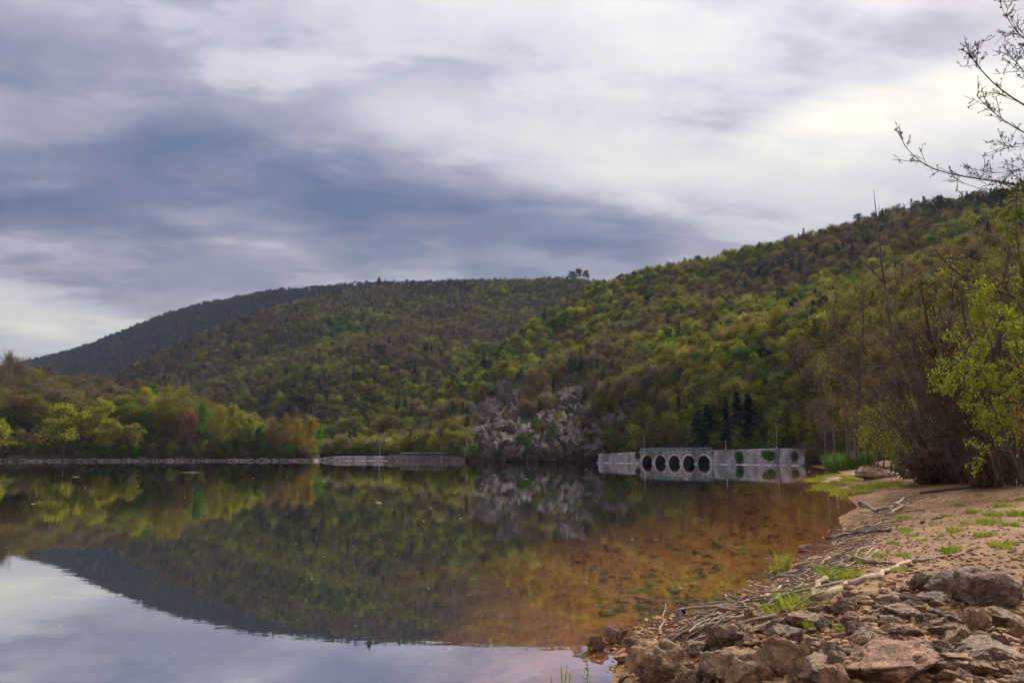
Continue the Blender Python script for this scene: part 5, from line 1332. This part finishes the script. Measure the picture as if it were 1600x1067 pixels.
for k, (px, py) in enumerate([(1275, 749), (1288, 757), (1300, 747), (1315, 765), (1330, 751), (1338, 768), (1352, 771), (1395, 758), (1415, 757), (1310, 757), (1325, 745), (1345, 763), (1290, 745), (1300, 760), (1365, 762)]):
    p = shore_pt(px, py, 0)
    for q in range(3):
        o = obj('grass_tuft', TUFTS[q], None, p+np.array((_gr.normal()*.8, _gr.normal()*1.4, 0))); f = 3.0*_gr.uniform(.7, 1.2); o.scale = (f*1.4, f*1.4, f*.6); o.rotation_euler = (0, 0, _gr.uniform(0, 6)); o.color = (.20, .22, .035, 1)
        o.location.z = ground_z(o.location.x, o.location.y); tag(o, 'low grass patch on the spit '+('out at its watery tip' if px < 1290 else 'near the tall grass clumps' if py < 753 else 'by the water side' if px < 1345 else 'toward the rock shelf'), 'grass', 'grass on the spit')
p = shore_pt(1225, 893, 0); o = obj('reed_tuft', REED, None, p); o.color = (.26, .28, .04, 1); tag(o, 'tuft of long grass standing in the water at the beach edge', 'grass')
p = shore_pt(1210, 897, 0); o = obj('reed_tuft', REED, None, p); o.color = (.26, .28, .04, 1); o.scale = (.5, .5, .5); tag(o, 'low sprig of grass in the water next to the long grass tuft', 'grass')
for k, (px, py, s, lb) in enumerate([(1330, 733, 1.25, 'upright clump of tall green grass at the back of the spit'), (1312, 734, 1.05, 'dry-based rounded clump of tall grass by the water of the spit'), (1352, 731, 1.15, 'tall green grass clump toward the rock shelf'), (1368, 728, 1.0, 'tall grass clump right against the rock shelf')]):
    p = shore_pt(px, py, 0); o = obj('tall_grass', TALL, None, p); f = s*p[1]/52; o.scale = (f, f, f*1.05); o.color = (.10, .20, .035, 1); tag(o, lb, 'grass', 'tall grass clumps')
def water_plants():
    rg = np.random.default_rng(3)
    for (px, py, H, lb) in ((884, 1075, .30, 'two-bladed green plant rising from the water at the bottom'), (917, 1066, .26, 'spiky leafy sprig rising from the water at the bottom'), (921, 1019, .05, 'tiny floating green sprig by the wet stones'), (868, 1072, .16, 'short green blade beside the two-bladed plant')):
        p = on_z(px, py, 0); g = Geo(); st = Geo()
        if 'sprig' in lb:
            st.tube([(0, 0, -.15), (.01, 0, H*.5), (0, 0, H)], .003, 5)
            for z in np.linspace(.01, H, 9): g.leaves(np.array([(rg.normal()*.012, rg.normal()*.012, z) for _ in range(4)]), .018, rg, .45, up=.5)
        else:
            st.tube([(0, 0, -.15), (0, 0, .02)], .004, 5)
            for q in range(3 if H > .2 else 1):
                x = q*.03-.03; s = np.array((.006, .002, 0)); b = np.array((x, 0, -.05)); m_ = b+np.array((.01*(q-1), 0, H*.6)); t = b+np.array((.035*(q-1)+.02, 0, H*(1-.15*q)))
                g.add([b-s, b+s, m_+s*1.3, m_-s*1.3, t], [(0, 1, 2, 3)], [(3, 2, 4)])
        root = empty('water_plant', p); a = obj('leaves', g.mesh('leaves', [MAT['grass']]), root); a.color = (.16, .20, .03, 1); b = obj('stem', st.mesh('stem', [MAT['grass']]), root); b.color = (.12, .14, .03, 1)
        tag(root, lb, 'plant')
water_plants()

# ------------------------------------------------------------------ floating things
def tin_can():
    p = on_z(1060, 959, .0); root = empty('tin_can', p, .6); root.rotation_euler = (R(62), R(8), .5); r, h = .05, .115
    a = np.arange(24)*2*math.pi/24; c, s = np.cos(a), np.sin(a); g = Geo()
    prof = [(r*.94, 0), (r, .006), (r, h-.006), (r*.97, h), (r*.93, h-.004), (r*.92, .01)]
    V = np.concatenate([np.stack([q*c, q*s, np.full(24, z)], 1) for q, z in prof]); F = [(i*24+j, i*24+(j+1) % 24, (i+1)*24+(j+1) % 24, (i+1)*24+j) for i in range(5) for j in range(24)]
    V = np.concatenate([V, [(0, 0, .012), (0, 0, .001)]]); F3 = [(144, 120+(j+1) % 24, 120+j) for j in range(24)]+[(145, j, (j+1) % 24) for j in range(24)]
    g.add(V, F, F3); o = obj('body', g.mesh('body', [flat_mat('can_metal', (.16, .15, .15), .45, .6)], True), root)
    rm = Geo(); t = np.linspace(0, 2*math.pi, 25); rm.tube(np.stack([r*1.0*np.cos(t), r*1.0*np.sin(t), np.full(25, h)], 1), .004, 6); obj('rim', rm.mesh('rim', [MAT['galv']], True), root)
    tag(root, 'small dark open can floating in the brown shallows', 'can')
tin_can()
def flecks():
    rg = np.random.default_rng(12); g = Geo()
    m, t = new_mat('floating_scraps'); finish(t, principled(t, (.50, .48, .43), .8))
    for k in range(330):
        y = 709+np.exp(rg.uniform(math.log(16), math.log(330))); x = rg.uniform(0, 1340)
        p = on_z(x, y, .004)
        if shore_dist(p[:1], p[1:2])[0] > -.2: continue
        s = rg.uniform(.25, 1.0)**2*np.clip(p[1]*.0010, .006, .07)+.003; a = np.sort(rg.uniform(0, 6.28, 6)); el = rg.uniform(1, 2.6) if p[1] > 40 else 1.4
        V = [(p[0]+s*el*math.cos(q), p[1]+s*math.sin(q), .004+.3*s*rg.random()) for q in a]+[(p[0], p[1], .004+.35*s)]
        g.add(V, None, [(6, j, (j+1) % 6) for j in range(6)])
    tag(obj('floating_flecks', g.mesh('floating_flecks', [m])), 'pale petals and scraps floating all over the still lake', 'flecks', kind='stuff')
    for k, (x, y, w, lb) in enumerate([(592, 785, 11, 'white scrap floating in the middle of the lake'), (118, 745, 16, 'thin pale streak of floating scum near the headland'), (300, 738, 38, 'longest pale streak of floating scum before the headland'), (1072, 748, 14, 'white floating streak in front of the arches'), (772, 742, 8, 'white scrap floating in front of the crags'), (822, 748, 8, 'second white scrap floating in front of the crags'), (52, 787, 7, 'white scrap floating off the yellow-green tree'), (1137, 929, 11, 'pale scrap floating close to the beach')]):
        p = on_z(x, y, .006); w2 = w*np.linalg.norm(p-EYE)/FPX/2; dd = w2*(.4 if y > 760 else .05); a = np.arange(10)*.628
        V = [(w2*math.cos(q)*rg.uniform(.8, 1.1), dd*math.sin(q)*rg.uniform(.7, 1.1), 0) for q in a]+[(0, 0, .012)]
        o = obj('floating_scrap', build_mesh('floating_scrap', V, None, [(10, j, (j+1) % 10) for j in range(10)], mats=[m]), None, p); tag(o, lb, 'scrap', 'larger floating scraps')
flecks()
# ------------------------------------------------------------------ shrubs and trees of the beach
MAT['twig'] = bark_mat('twig', (.035, .022, .018), (.10, .062, .045), 9)
MAT['twig_pale'] = bark_mat('twig_pale', (.15, .115, .095), (.30, .25, .21), 9)
def smooth_path(Q, n):
    Q = np.asarray(Q, float); t = np.linspace(0, len(Q)-1, n); P = np.stack([np.interp(t, range(len(Q)), Q[:, c]) for c in range(3)], 1)
    for _ in range(2): P[1:-1] = (P[:-2]+2*P[1:-1]+P[2:])/4
    return P
def offshoots(paths, rg, n, Lr, wig=.2, lift=.05, spread=.8, rf=.5, level=1, f0=.15, f1=1.0):
    """New side branches on the given ones; returns the new list."""
    out = []
    for P, r in paths:
        L0 = np.linalg.norm(np.diff(P, axis=0), axis=1).sum()
        for k in range(n if isinstance(n, int) else int(max(1, n*L0+rg.random()))):
            q = rg.uniform(f0, f1)*(len(P)-1.001); i = int(q); p = P[i]+(P[i+1]-P[i])*(q-i); d = unit(P[i+1]-P[i])
            L = rg.uniform(*Lr)*(1-.45*q/len(P)); B, _ = branch(rg, p, unit(d*.7+rg.normal(size=3)*spread*.6), L, 4, wig, lift)
            r0 = np.interp(q, range(len(r)), r)*rf; out.append((B, r0*np.linspace(1, .4, 5)))
    return out
def tubes_mesh(name, groups, mat, sides=(7, 5, 4, 3), rmin=.003):
    g = Geo()
    for lv, ps in enumerate(groups):
        for P, r in ps: g.tube(P, np.maximum(r, rmin), sides[min(lv, len(sides)-1)])
    return g.mesh(name, [mat], True)
def pts_of(paths): return np.concatenate([P[1:] for P, r in paths])
def gz(px, Y):
    p = at(px, 709, Y); return np.array((p[0], Y, ground_z(p[0], Y)-.15))

# tall dead-looking tree with a long bare left branch
def snag():
    rg = np.random.default_rng(5); Y = 57.0; A = lambda L: [at(x, y, Y+dy) for x, y, dy in L]
    base = gz(1402, Y)
    trunk = smooth_path([base]+A([(1400, 640, 0), (1397, 560, 0), (1393, 520, 0), (1389, 489, .1), (1383, 447, .2), (1378, 419, .2), (1376, 385, .2), (1369, 334, .1), (1365, 297, 0)]), 26)
    r = np.interp(np.linspace(0, 1, 26), [0, .6, .85, 1], [.10, .085, .05, .016]); T0 = [(trunk, r)]
    def br(L, r0): P = smooth_path(A(L), 10); return (P, r0*np.linspace(1, .35, 10))
    L1 = [br([(1383, 445, .2), (1360, 418, -.6), (1333, 398, -1.2), (1312, 375, -1.5), (1298, 357, -1.7)], .075), br([(1390, 492, 0), (1400, 470, .5), (1409, 440, .9), (1411, 418, 1.0)], .04),
          br([(1387, 462, 0), (1400, 445, -.6), (1410, 432, -1)], .03), br([(1378, 415, .2), (1366, 395, .6), (1361, 365, .9), (1362, 340, 1)], .03), br([(1377, 385, .2), (1381, 360, .5), (1386, 340, .7)], .02),
          br([(1380, 428, .2), (1390, 412, .8), (1396, 405, 1)], .025), br([(1396, 555, 0), (1370, 520, -1), (1340, 500, -1.5), (1318, 470, -2)], .05), br([(1397, 570, 0), (1415, 530, 1), (1425, 500, 1.3)], .045)]
    L2 = offshoots(L1+T0, rg, 7, (.5, 1.8), .22, .06, .9, .4, f0=.3); L3 = offshoots(L2, rg, 3, (.2, .8), .2, .05, .9, .5)
    root = empty('bare_snag_tree', base); off = lambda ps: [(P-base, r) for P, r in ps]
    obj('trunk', tubes_mesh('trunk', [off(T0)], MAT['bark']), root); obj('branches', tubes_mesh('branches', [[], off(L1), off(L2), off(L3)], MAT['bark'], rmin=.006), root)
    g = Geo(); g.leaves(clump(rg, pts_of(off(L3)), 260, .08), .05, rg, .6, up=.3); o = obj('buds', g.mesh('buds', [MAT['leaf_obj']]), root); o.color = (.17, .15, .04, 1)
    tag(root, 'tall thin half-dead tree with one long bare limb reaching toward the lake', 'tree')
snag()

def px_stem_tree(name, Y, stems, label, leaf_n=0, leaf_s=.05, color=(.2, .2, .04), mat='bark', sub=9, subL=(.6, 2.2), twig=6, twL=(.3, 1.0), seed=0, r0=.12, third=3, base_px=None, cat='tree', up=.6, lift=.06, fine=0, leafname='leaves', spread=.9, sig=.10):
    rg = np.random.default_rng(seed); base = gz(base_px or stems[0][0][0], Y); T0 = []
    for L in stems:
        pts = [at(x, y, Y+(q[0] if q else 0)) for x, y, *q in L]
        P = smooth_path(pts, 18); T0.append((P, r0*np.linspace(1, .18, 18)))
    L1 = offshoots(T0, rg, sub, subL, .18, lift, spread, .45, f0=.2); L2 = offshoots(L1, rg, twig, twL, .2, lift, spread, .5); L3 = offshoots(L2, rg, third, (twL[0]*.5, twL[1]*.6), .2, lift, spread, .6) if third else []
    root = empty(name, base); off = lambda ps: [(P-base, r) for P, r in ps]
    obj('trunk', tubes_mesh('trunk', [off(T0)], MAT[mat]), root)
    tw = tubes_mesh('branches', [[], off(L1), off(L2), off(L3)], MAT[mat], rmin=.0035 if Y < 35 else .006); b = obj('branches', tw, root)
    if leaf_n:
        g = Geo(); g.leaves(clump(rg, pts_of(off(L3 or L2)), leaf_n, sig), leaf_s, rg, .62, up=up); o = obj(leafname, g.mesh(leafname, [MAT['leaf_obj']]), root); o.color = (*color, 1)
    return tag(root, label, cat)

# the pair of trunks at the back of the spit, and their neighbours
px_stem_tree('twin_trunk_tree', 62, [[(1326, 716), (1325, 677, .1), (1317, 607, .3), (1309, 555, .5), (1303, 500, .7), (1306, 455, 1)]], 'dark leaning trunk with thin olive crown, left one of the pair behind the spit', 900, .075, (.15, .12, .035), sub=22, subL=(1.0, 3.4), twig=6, seed=31, r0=.17, sig=.2)
px_stem_tree('twin_trunk_tree', 60, [[(1338, 718), (1337, 693, .1), (1341, 633, .3), (1346, 559, .4), (1350, 500, .6), (1347, 440, .8)]], 'dark upright trunk with thin olive crown, right one of the pair behind the spit', 1000, .075, (.15, .12, .035), sub=24, subL=(1.0, 3.4), twig=6, seed=32, r0=.20, sig=.2)
px_stem_tree('bare_tree', 70, [[(1290, 724), (1288, 650), (1278, 590), (1272, 540)]], 'brown bushy leafless tree leaning over the end of the lake wall', 700, .075, (.13, .085, .04), sub=26, subL=(1.2, 3.8), twig=6, seed=33, r0=.08, lift=.03, sig=.25)
px_stem_tree('bare_tree', 74, [[(1305, 724), (1300, 640), (1292, 560), (1296, 500)]], 'brown tree with ochre buds beside the pair of dark trunks', 900, .075, (.15, .10, .035), sub=26, subL=(1.2, 3.6), twig=6, seed=34, r0=.09, sig=.25)
px_stem_tree('bare_tree', 66, [[(1365, 722), (1372, 640), (1380, 560), (1376, 480), (1385, 440)]], 'brown twiggy tree between the upright dark trunk and the half-dead tree', 800, .075, (.15, .115, .035), sub=24, subL=(1.2, 3.4), twig=6, seed=35, r0=.09, sig=.25)
px_stem_tree('bare_tree', 58, [[(1405, 724), (1415, 640), (1425, 560), (1438, 480), (1440, 420)]], 'reddish brown twiggy tree just past the half-dead tree', 800, .065, (.16, .11, .035), 'twig', sub=24, subL=(1.0, 3.2), twig=6, seed=36, r0=.09, sig=.22)
px_stem_tree('leafy_shrub', 56, [[(1352, 726), (1358, 690), (1365, 650)], [(1360, 726), (1378, 690), (1392, 640)], [(1365, 726), (1385, 700), (1410, 665)]], 'yellow-green shrub behind the grass clumps of the spit', 3000, .085, (.19, .20, .035), sub=12, subL=(.8, 2.0), twig=5, seed=37, r0=.06, cat='shrub', sig=.25)
px_stem_tree('leafy_shrub', 50, [[(1392, 738), (1396, 700), (1400, 660)], [(1400, 738), (1415, 690), (1425, 640)], [(1406, 738), (1425, 710), (1440, 670)]], 'olive shrub with pale flowering tips right above the rock shelf', 3000, .07, (.20, .19, .06), sub=12, subL=(.8, 2.0), twig=5, seed=38, r0=.06, cat='shrub', sig=.22)
px_stem_tree('low_shrub', 47, [[(1398, 742), (1400, 720), (1408, 705)], [(1410, 742), (1422, 722), (1430, 705)], [(1405, 742), (1415, 728), (1424, 722)]], 'low fresh green shrub on the ledge of the rock shelf', 2400, .06, (.16, .20, .035), sub=10, subL=(.4, 1.1), twig=5, twL=(.2, .6), seed=39, r0=.035, cat='shrub', sig=.18)
px_stem_tree('brown_shrub', 52, [[(1372, 730), (1372, 690), (1364, 655)], [(1380, 730), (1386, 680), (1392, 650)]], 'purplish brown leafless shrub beside the yellow-green one', 300, .06, (.12, .07, .05), mat='twig', sub=16, subL=(.8, 2.0), twig=6, seed=40, r0=.05, cat='shrub')

# briar thicket: arching stems from a common foot, each thicket one plant
def briar(px0, px1, py_base, top_py, n, seed, label, Y=None, droop=1.0, name='briar_thicket', mat='twig', dense=1.0):
    rg = np.random.default_rng(seed); pm = ground_hit((px0+px1)/2, py_base); Y = Y or pm[1]; m = Y/FPX; base = gz((px0+px1)/2, Y); st = []
    for k in range(n):
        x = rg.uniform(px0, px1); b = gz(x, Y+rg.uniform(-1.2, 1.6)); H = (py_base-top_py)*m*rg.uniform(.35, 1.05); a = rg.uniform(0, 6.28); reach = H*rg.uniform(.25, .7)
        d = np.array((math.cos(a), math.sin(a)*.7, 0)); t = np.linspace(0, 1, 9)[:, None]
        fall = rg.uniform(.2, 1.1)*droop
        P = b+d*reach*t**1.2*1.5+np.array((0, 0, 1.0))*(H*(1.7*t-.75*fall*t**2.2-.2*t)); P += np.stack([fbm(np.stack([t[:, 0]*4+k*7.1, t[:, 0]*0+c, t[:, 0]*0], 1), 2, seed+c) for c in range(3)], 1)*.22*H*t
        P[:, 2] = np.maximum(P[:, 2], b[2]+.02); st.append((P, rg.uniform(.014, .032)*np.linspace(1, .4, 9)))
    L1 = offshoots(st, rg, max(1, int(5*dense)), (.5, 1.8), .25, -.05, 1.1, .55); L2 = offshoots(L1, rg, max(1, int(3*dense)), (.25, .9), .25, -.05, 1.1, .6)
    root = empty(name, base); off = lambda ps: [(P-base, r) for P, r in ps]
    obj('stems', tubes_mesh('stems', [off(st)], MAT[mat], (5,)), root); obj('twigs', tubes_mesh('twigs', [[], off(L1), off(L2)], MAT[mat], (5, 4, 3, 3), .008), root)
    return tag(root, label, 'shrub', 'briar thickets')
briar(1445, 1500, 752, 540, 90, 51, 'dense dark briar thicket at the inner edge of the beach, nearest the rock shelf')
briar(1490, 1560, 752, 510, 95, 52, 'tall reddish brown briar thicket in the middle of the bank')
briar(1550, 1620, 756, 550, 80, 53, 'brown briar thicket running out of the picture at the edge')
briar(1460, 1540, 752, 625, 70, 54, 'low matted heap of dead stems in front of the briar thickets', droop=1.4, mat='twig_pale')
briar(1425, 1480, 750, 470, 60, 55, 'tall thin brown thicket between the half-dead tree and the dense briars', Y=44, droop=.5)
briar(1500, 1610, 750, 440, 70, 56, 'tallest brown thicket rising behind the bright green young tree', Y=38, droop=.5)
px_stem_tree('leaning_tree', 38, [[(1520, 748), (1505, 690), (1480, 620), (1462, 560), (1448, 500), (1440, 450)]], 'dark leaning trunk rising out of the dense briar thicket', 900, .05, (.19, .15, .04), mat='twig', sub=22, subL=(.8, 2.6), twig=7, seed=61, r0=.22, sig=.12)
px_stem_tree('leaning_tree', 34, [[(1585, 750), (1565, 690), (1548, 620), (1530, 560), (1505, 503), (1499, 458), (1510, 424), (1538, 374), (1541, 334)]], 'thin dark forked tree standing in front of the hillside above the briars', 700, .045, (.18, .16, .04), mat='bark', sub=20, subL=(.7, 2.4), twig=5, seed=62, r0=.12, sig=.12)
px_stem_tree('leaning_tree', 33, [[(1625, 740), (1622, 640), (1610, 540), (1600, 462), (1558, 457, -.5), (1521, 441, -1), (1493, 427, -1.4), (1459, 390, -1.8)]], 'dark tree whose long limb sweeps down toward the lake above the green leaves', 500, .045, (.18, .16, .04), mat='bark', sub=18, subL=(.6, 2.0), twig=5, seed=63, r0=.12, sig=.12)
px_stem_tree('leaning_tree', 40, [[(1490, 748), (1478, 660), (1470, 580), (1482, 520), (1490, 460), (1488, 400)]], 'dark crooked trunk among the briars left of the thin forked tree', 900, .05, (.15, .12, .04), mat='bark', sub=26, subL=(.8, 2.8), twig=7, seed=64, r0=.2, sig=.12)
px_stem_tree('leaning_tree', 36, [[(1575, 748), (1570, 640), (1560, 540), (1568, 450), (1580, 370), (1592, 320)]], 'dark upright trunk behind the bright green young tree', 900, .05, (.14, .14, .04), mat='bark', sub=28, subL=(.8, 2.6), twig=7, seed=65, r0=.2, sig=.12)
# root plates washed out of the bank
def root_clump(px, py, w, h, seed, label):
    rg = np.random.default_rng(seed); p = ground_hit(px, py); m = np.linalg.norm(p-EYE)/FPX; W, H = w*m, h*m; base = p
    P, F = rock_shape(rg, (W*.85, W*.7, H*1.0), 5, 8, .55, 40, .22); root = empty('root_clump', base)
    o = obj('earth', build_mesh('earth', P+np.array((0, W*.3, H*.4)), None, F, mats=[MAT['rock']]), root); o.color = (.42, .27, .20, 1)
    st = []
    for k in range(150):
        a = rg.uniform(math.pi, 2*math.pi); s = np.array((math.cos(a)*W*.45, W*.3+math.sin(a)*W*.35, H*rg.uniform(.4, .95))); B, _ = branch(rg, s, np.array((math.cos(a)*.5, math.sin(a)*.5, -.6)), H*rg.uniform(.5, 1.0), 5, .35, -.1); B[:, 2] = np.maximum(B[:, 2], .01); st.append((B, rg.uniform(.008, .025)*np.linspace(1, .3, 6)))
    obj('roots', tubes_mesh('roots', [[], st], MAT['twig']), root); return tag(root, label, 'roots', 'washed-out roots')
root_clump(1480, 756, 90, 46, 71, 'dark washed-out mass of roots and earth under the dense briar thicket')
root_clump(1558, 762, 56, 54, 72, 'brown washed-out root stump standing on the soil near the picture edge')
root_clump(1530, 754, 46, 34, 73, 'smaller dark root mass between the two larger ones')

# fresh green saplings in front of the briars
px_stem_tree('green_sapling', 30, [[(1600, 752), (1580, 660), (1560, 570), (1535, 500), (1520, 462)], [(1604, 752), (1600, 640), (1590, 540), (1575, 470)], [(1598, 752), (1570, 680), (1535, 600), (1500, 570)]], 'bright yellow-green young tree in fresh leaf at the picture edge', 5200, .055, (.23, .27, .034), mat='bark', sub=16, subL=(.6, 2.1), twig=6, twL=(.25, .8), seed=81, r0=.07, sig=.05)
px_stem_tree('green_sapling', 31, [[(1560, 750), (1530, 650), (1500, 600), (1470, 596)], [(1565, 750), (1545, 640), (1520, 560), (1505, 530)]], 'smaller yellow-green sapling spreading over the briar thicket', 2100, .055, (.22, .26, .034), mat='bark', sub=12, subL=(.5, 1.6), twig=5, twL=(.25, .7), seed=82, r0=.05, sig=.05)
px_stem_tree('ochre_sapling', 28, [[(1640, 760), (1625, 690), (1605, 630), (1590, 580)], [(1640, 760), (1615, 700), (1585, 660)]], 'ochre-leaved sapling at the picture edge under the bright green tree', 800, .055, (.22, .17, .03), mat='bark', sub=12, subL=(.5, 1.5), twig=5, twL=(.2, .6), seed=83, r0=.05, sig=.12)
px_stem_tree('green_sprig', 29, [[(1537, 757), (1535, 715), (1536, 668)], [(1537, 757), (1530, 735), (1520, 722)]], 'small upright sprig with a few fresh leaves before the briars', 90, .07, (.26, .30, .035), mat='twig', sub=5, subL=(.2, .5), twig=3, twL=(.1, .25), seed=84, r0=.012, cat='plant', third=0)
px_stem_tree('creeper_tree', 29, [[(1650, 750), (1630, 600), (1610, 480), (1592, 400), (1586, 340), (1590, 290)]], 'slim trunk wrapped in hanging green creeper at the picture edge', 1500, .055, (.11, .13, .03), mat='bark', sub=20, subL=(.3, .9), twig=5, twL=(.15, .5), seed=85, r0=.07, sig=.08)

# overhanging tree in front, its trunk just outside the picture
def overhang():
    rg = np.random.default_rng(91); Y = 18.0; A = lambda L: [at(x, y, Y+d) for x, y, d in L]; base = gz(1730, Y)
    trunk = smooth_path([base]+A([(1728, 600, 0), (1718, 400, 0), (1700, 240, 0), (1690, 100, 0), (1685, -40, 0), (1680, -160, 0)]), 20); T0 = [(trunk, .16*np.linspace(1, .25, 20))]
    BR = [([(1712, 330, 0), (1640, 300, -.2), (1590, 287, -.4), (1520, 279, -.6), (1460, 268, -.8), (1430, 248, -.9), (1412, 226, -1)], .028), ([(1705, 260, 0), (1640, 225, .3), (1600, 208, .5), (1570, 190, .6), (1545, 170, .7), (1526, 150, .8)], .026),
          ([(1700, 235, 0), (1655, 195, -.2), (1590, 160, -.4), (1550, 130, -.5), (1525, 100, -.6), (1513, 84, -.7)], .03), ([(1692, 110, 0), (1650, 82, .2), (1600, 62, .3), (1585, 46, .3), (1570, 22, .3)], .026),
          ([(1706, 290, 0), (1650, 258, .4), (1610, 258, .6), (1570, 272, .7), (1535, 268, .9)], .018), ([(1712, 340, 0), (1640, 310, .4), (1600, 296, .5), (1540, 298, .6), (1498, 284, .7)], .02),
          ([(1696, 170, 0), (1650, 150, 0), (1610, 125, -.1), (1590, 100, -.1), (1575, 85, -.2)], .02), ([(1700, 230, 0), (1650, 210, .8), (1612, 226, 1), (1580, 232, 1.2), (1565, 222, 1.3)], .014), ([(1690, 60, 0), (1650, 30, .5), (1620, 15, .6), (1590, -10, .7)], .02)]
    L1 = []
    for L, r in BR: P = smooth_path(A(L), 14); L1.append((P, r*np.linspace(1, .22, 14)))
    root = empty('overhanging_tree', base); off = lambda ps: [(P-base, r) for P, r in ps]
    obj('trunk', tubes_mesh('trunk', [off(T0)], MAT['bark']), root); 
    for q in L1:
        L2 = offshoots([q], rg, 19, (.25, 1.0), .16, .05, .75, .5, f0=.25); L3 = offshoots(L2, rg, 3, (.1, .4), .18, .04, .8, .6)
        lb = obj('limb', tubes_mesh('limb', [[], off([q]), off(L2), off(L3)], MAT['twig'], rmin=.0065), root)
        g = Geo(); g.leaves(clump(rg, pts_of(off(L3)), 260, .02), .028, rg, .5, up=.2); o = obj('buds', g.mesh('buds', [MAT['leaf_obj']]), lb); o.color = (.03, .024, .02, 1)
    tag(root, 'dark twigs with small buds overhanging against the bright sky', 'tree')
overhang()

# ------------------------------------------------------------------ air: thin haze round the whole place
def haze():
    m = bpy.data.materials.new('haze'); m.use_nodes = True; t = NT(m.node_tree); t.n.clear()
    o = t.node('ShaderNodeOutputMaterial'); v = t.node('ShaderNodeVolumePrincipled')
    v.inputs['Color'].default_value = (.62, .72, 1.0, 1); v.inputs['Density'].default_value = HAZE; v.inputs['Anisotropy'].default_value = .2
    t.link(v.outputs[0], o.inputs['Volume'])
    g = Geo(); g.box((0, 2450, 196), (11000, 12000, 408)); ob = obj('haze', g.mesh('haze', [m])); tag(ob, 'thin bluish haze over the lake and hills', 'haze', kind='stuff')
HAZE = .00005
haze()
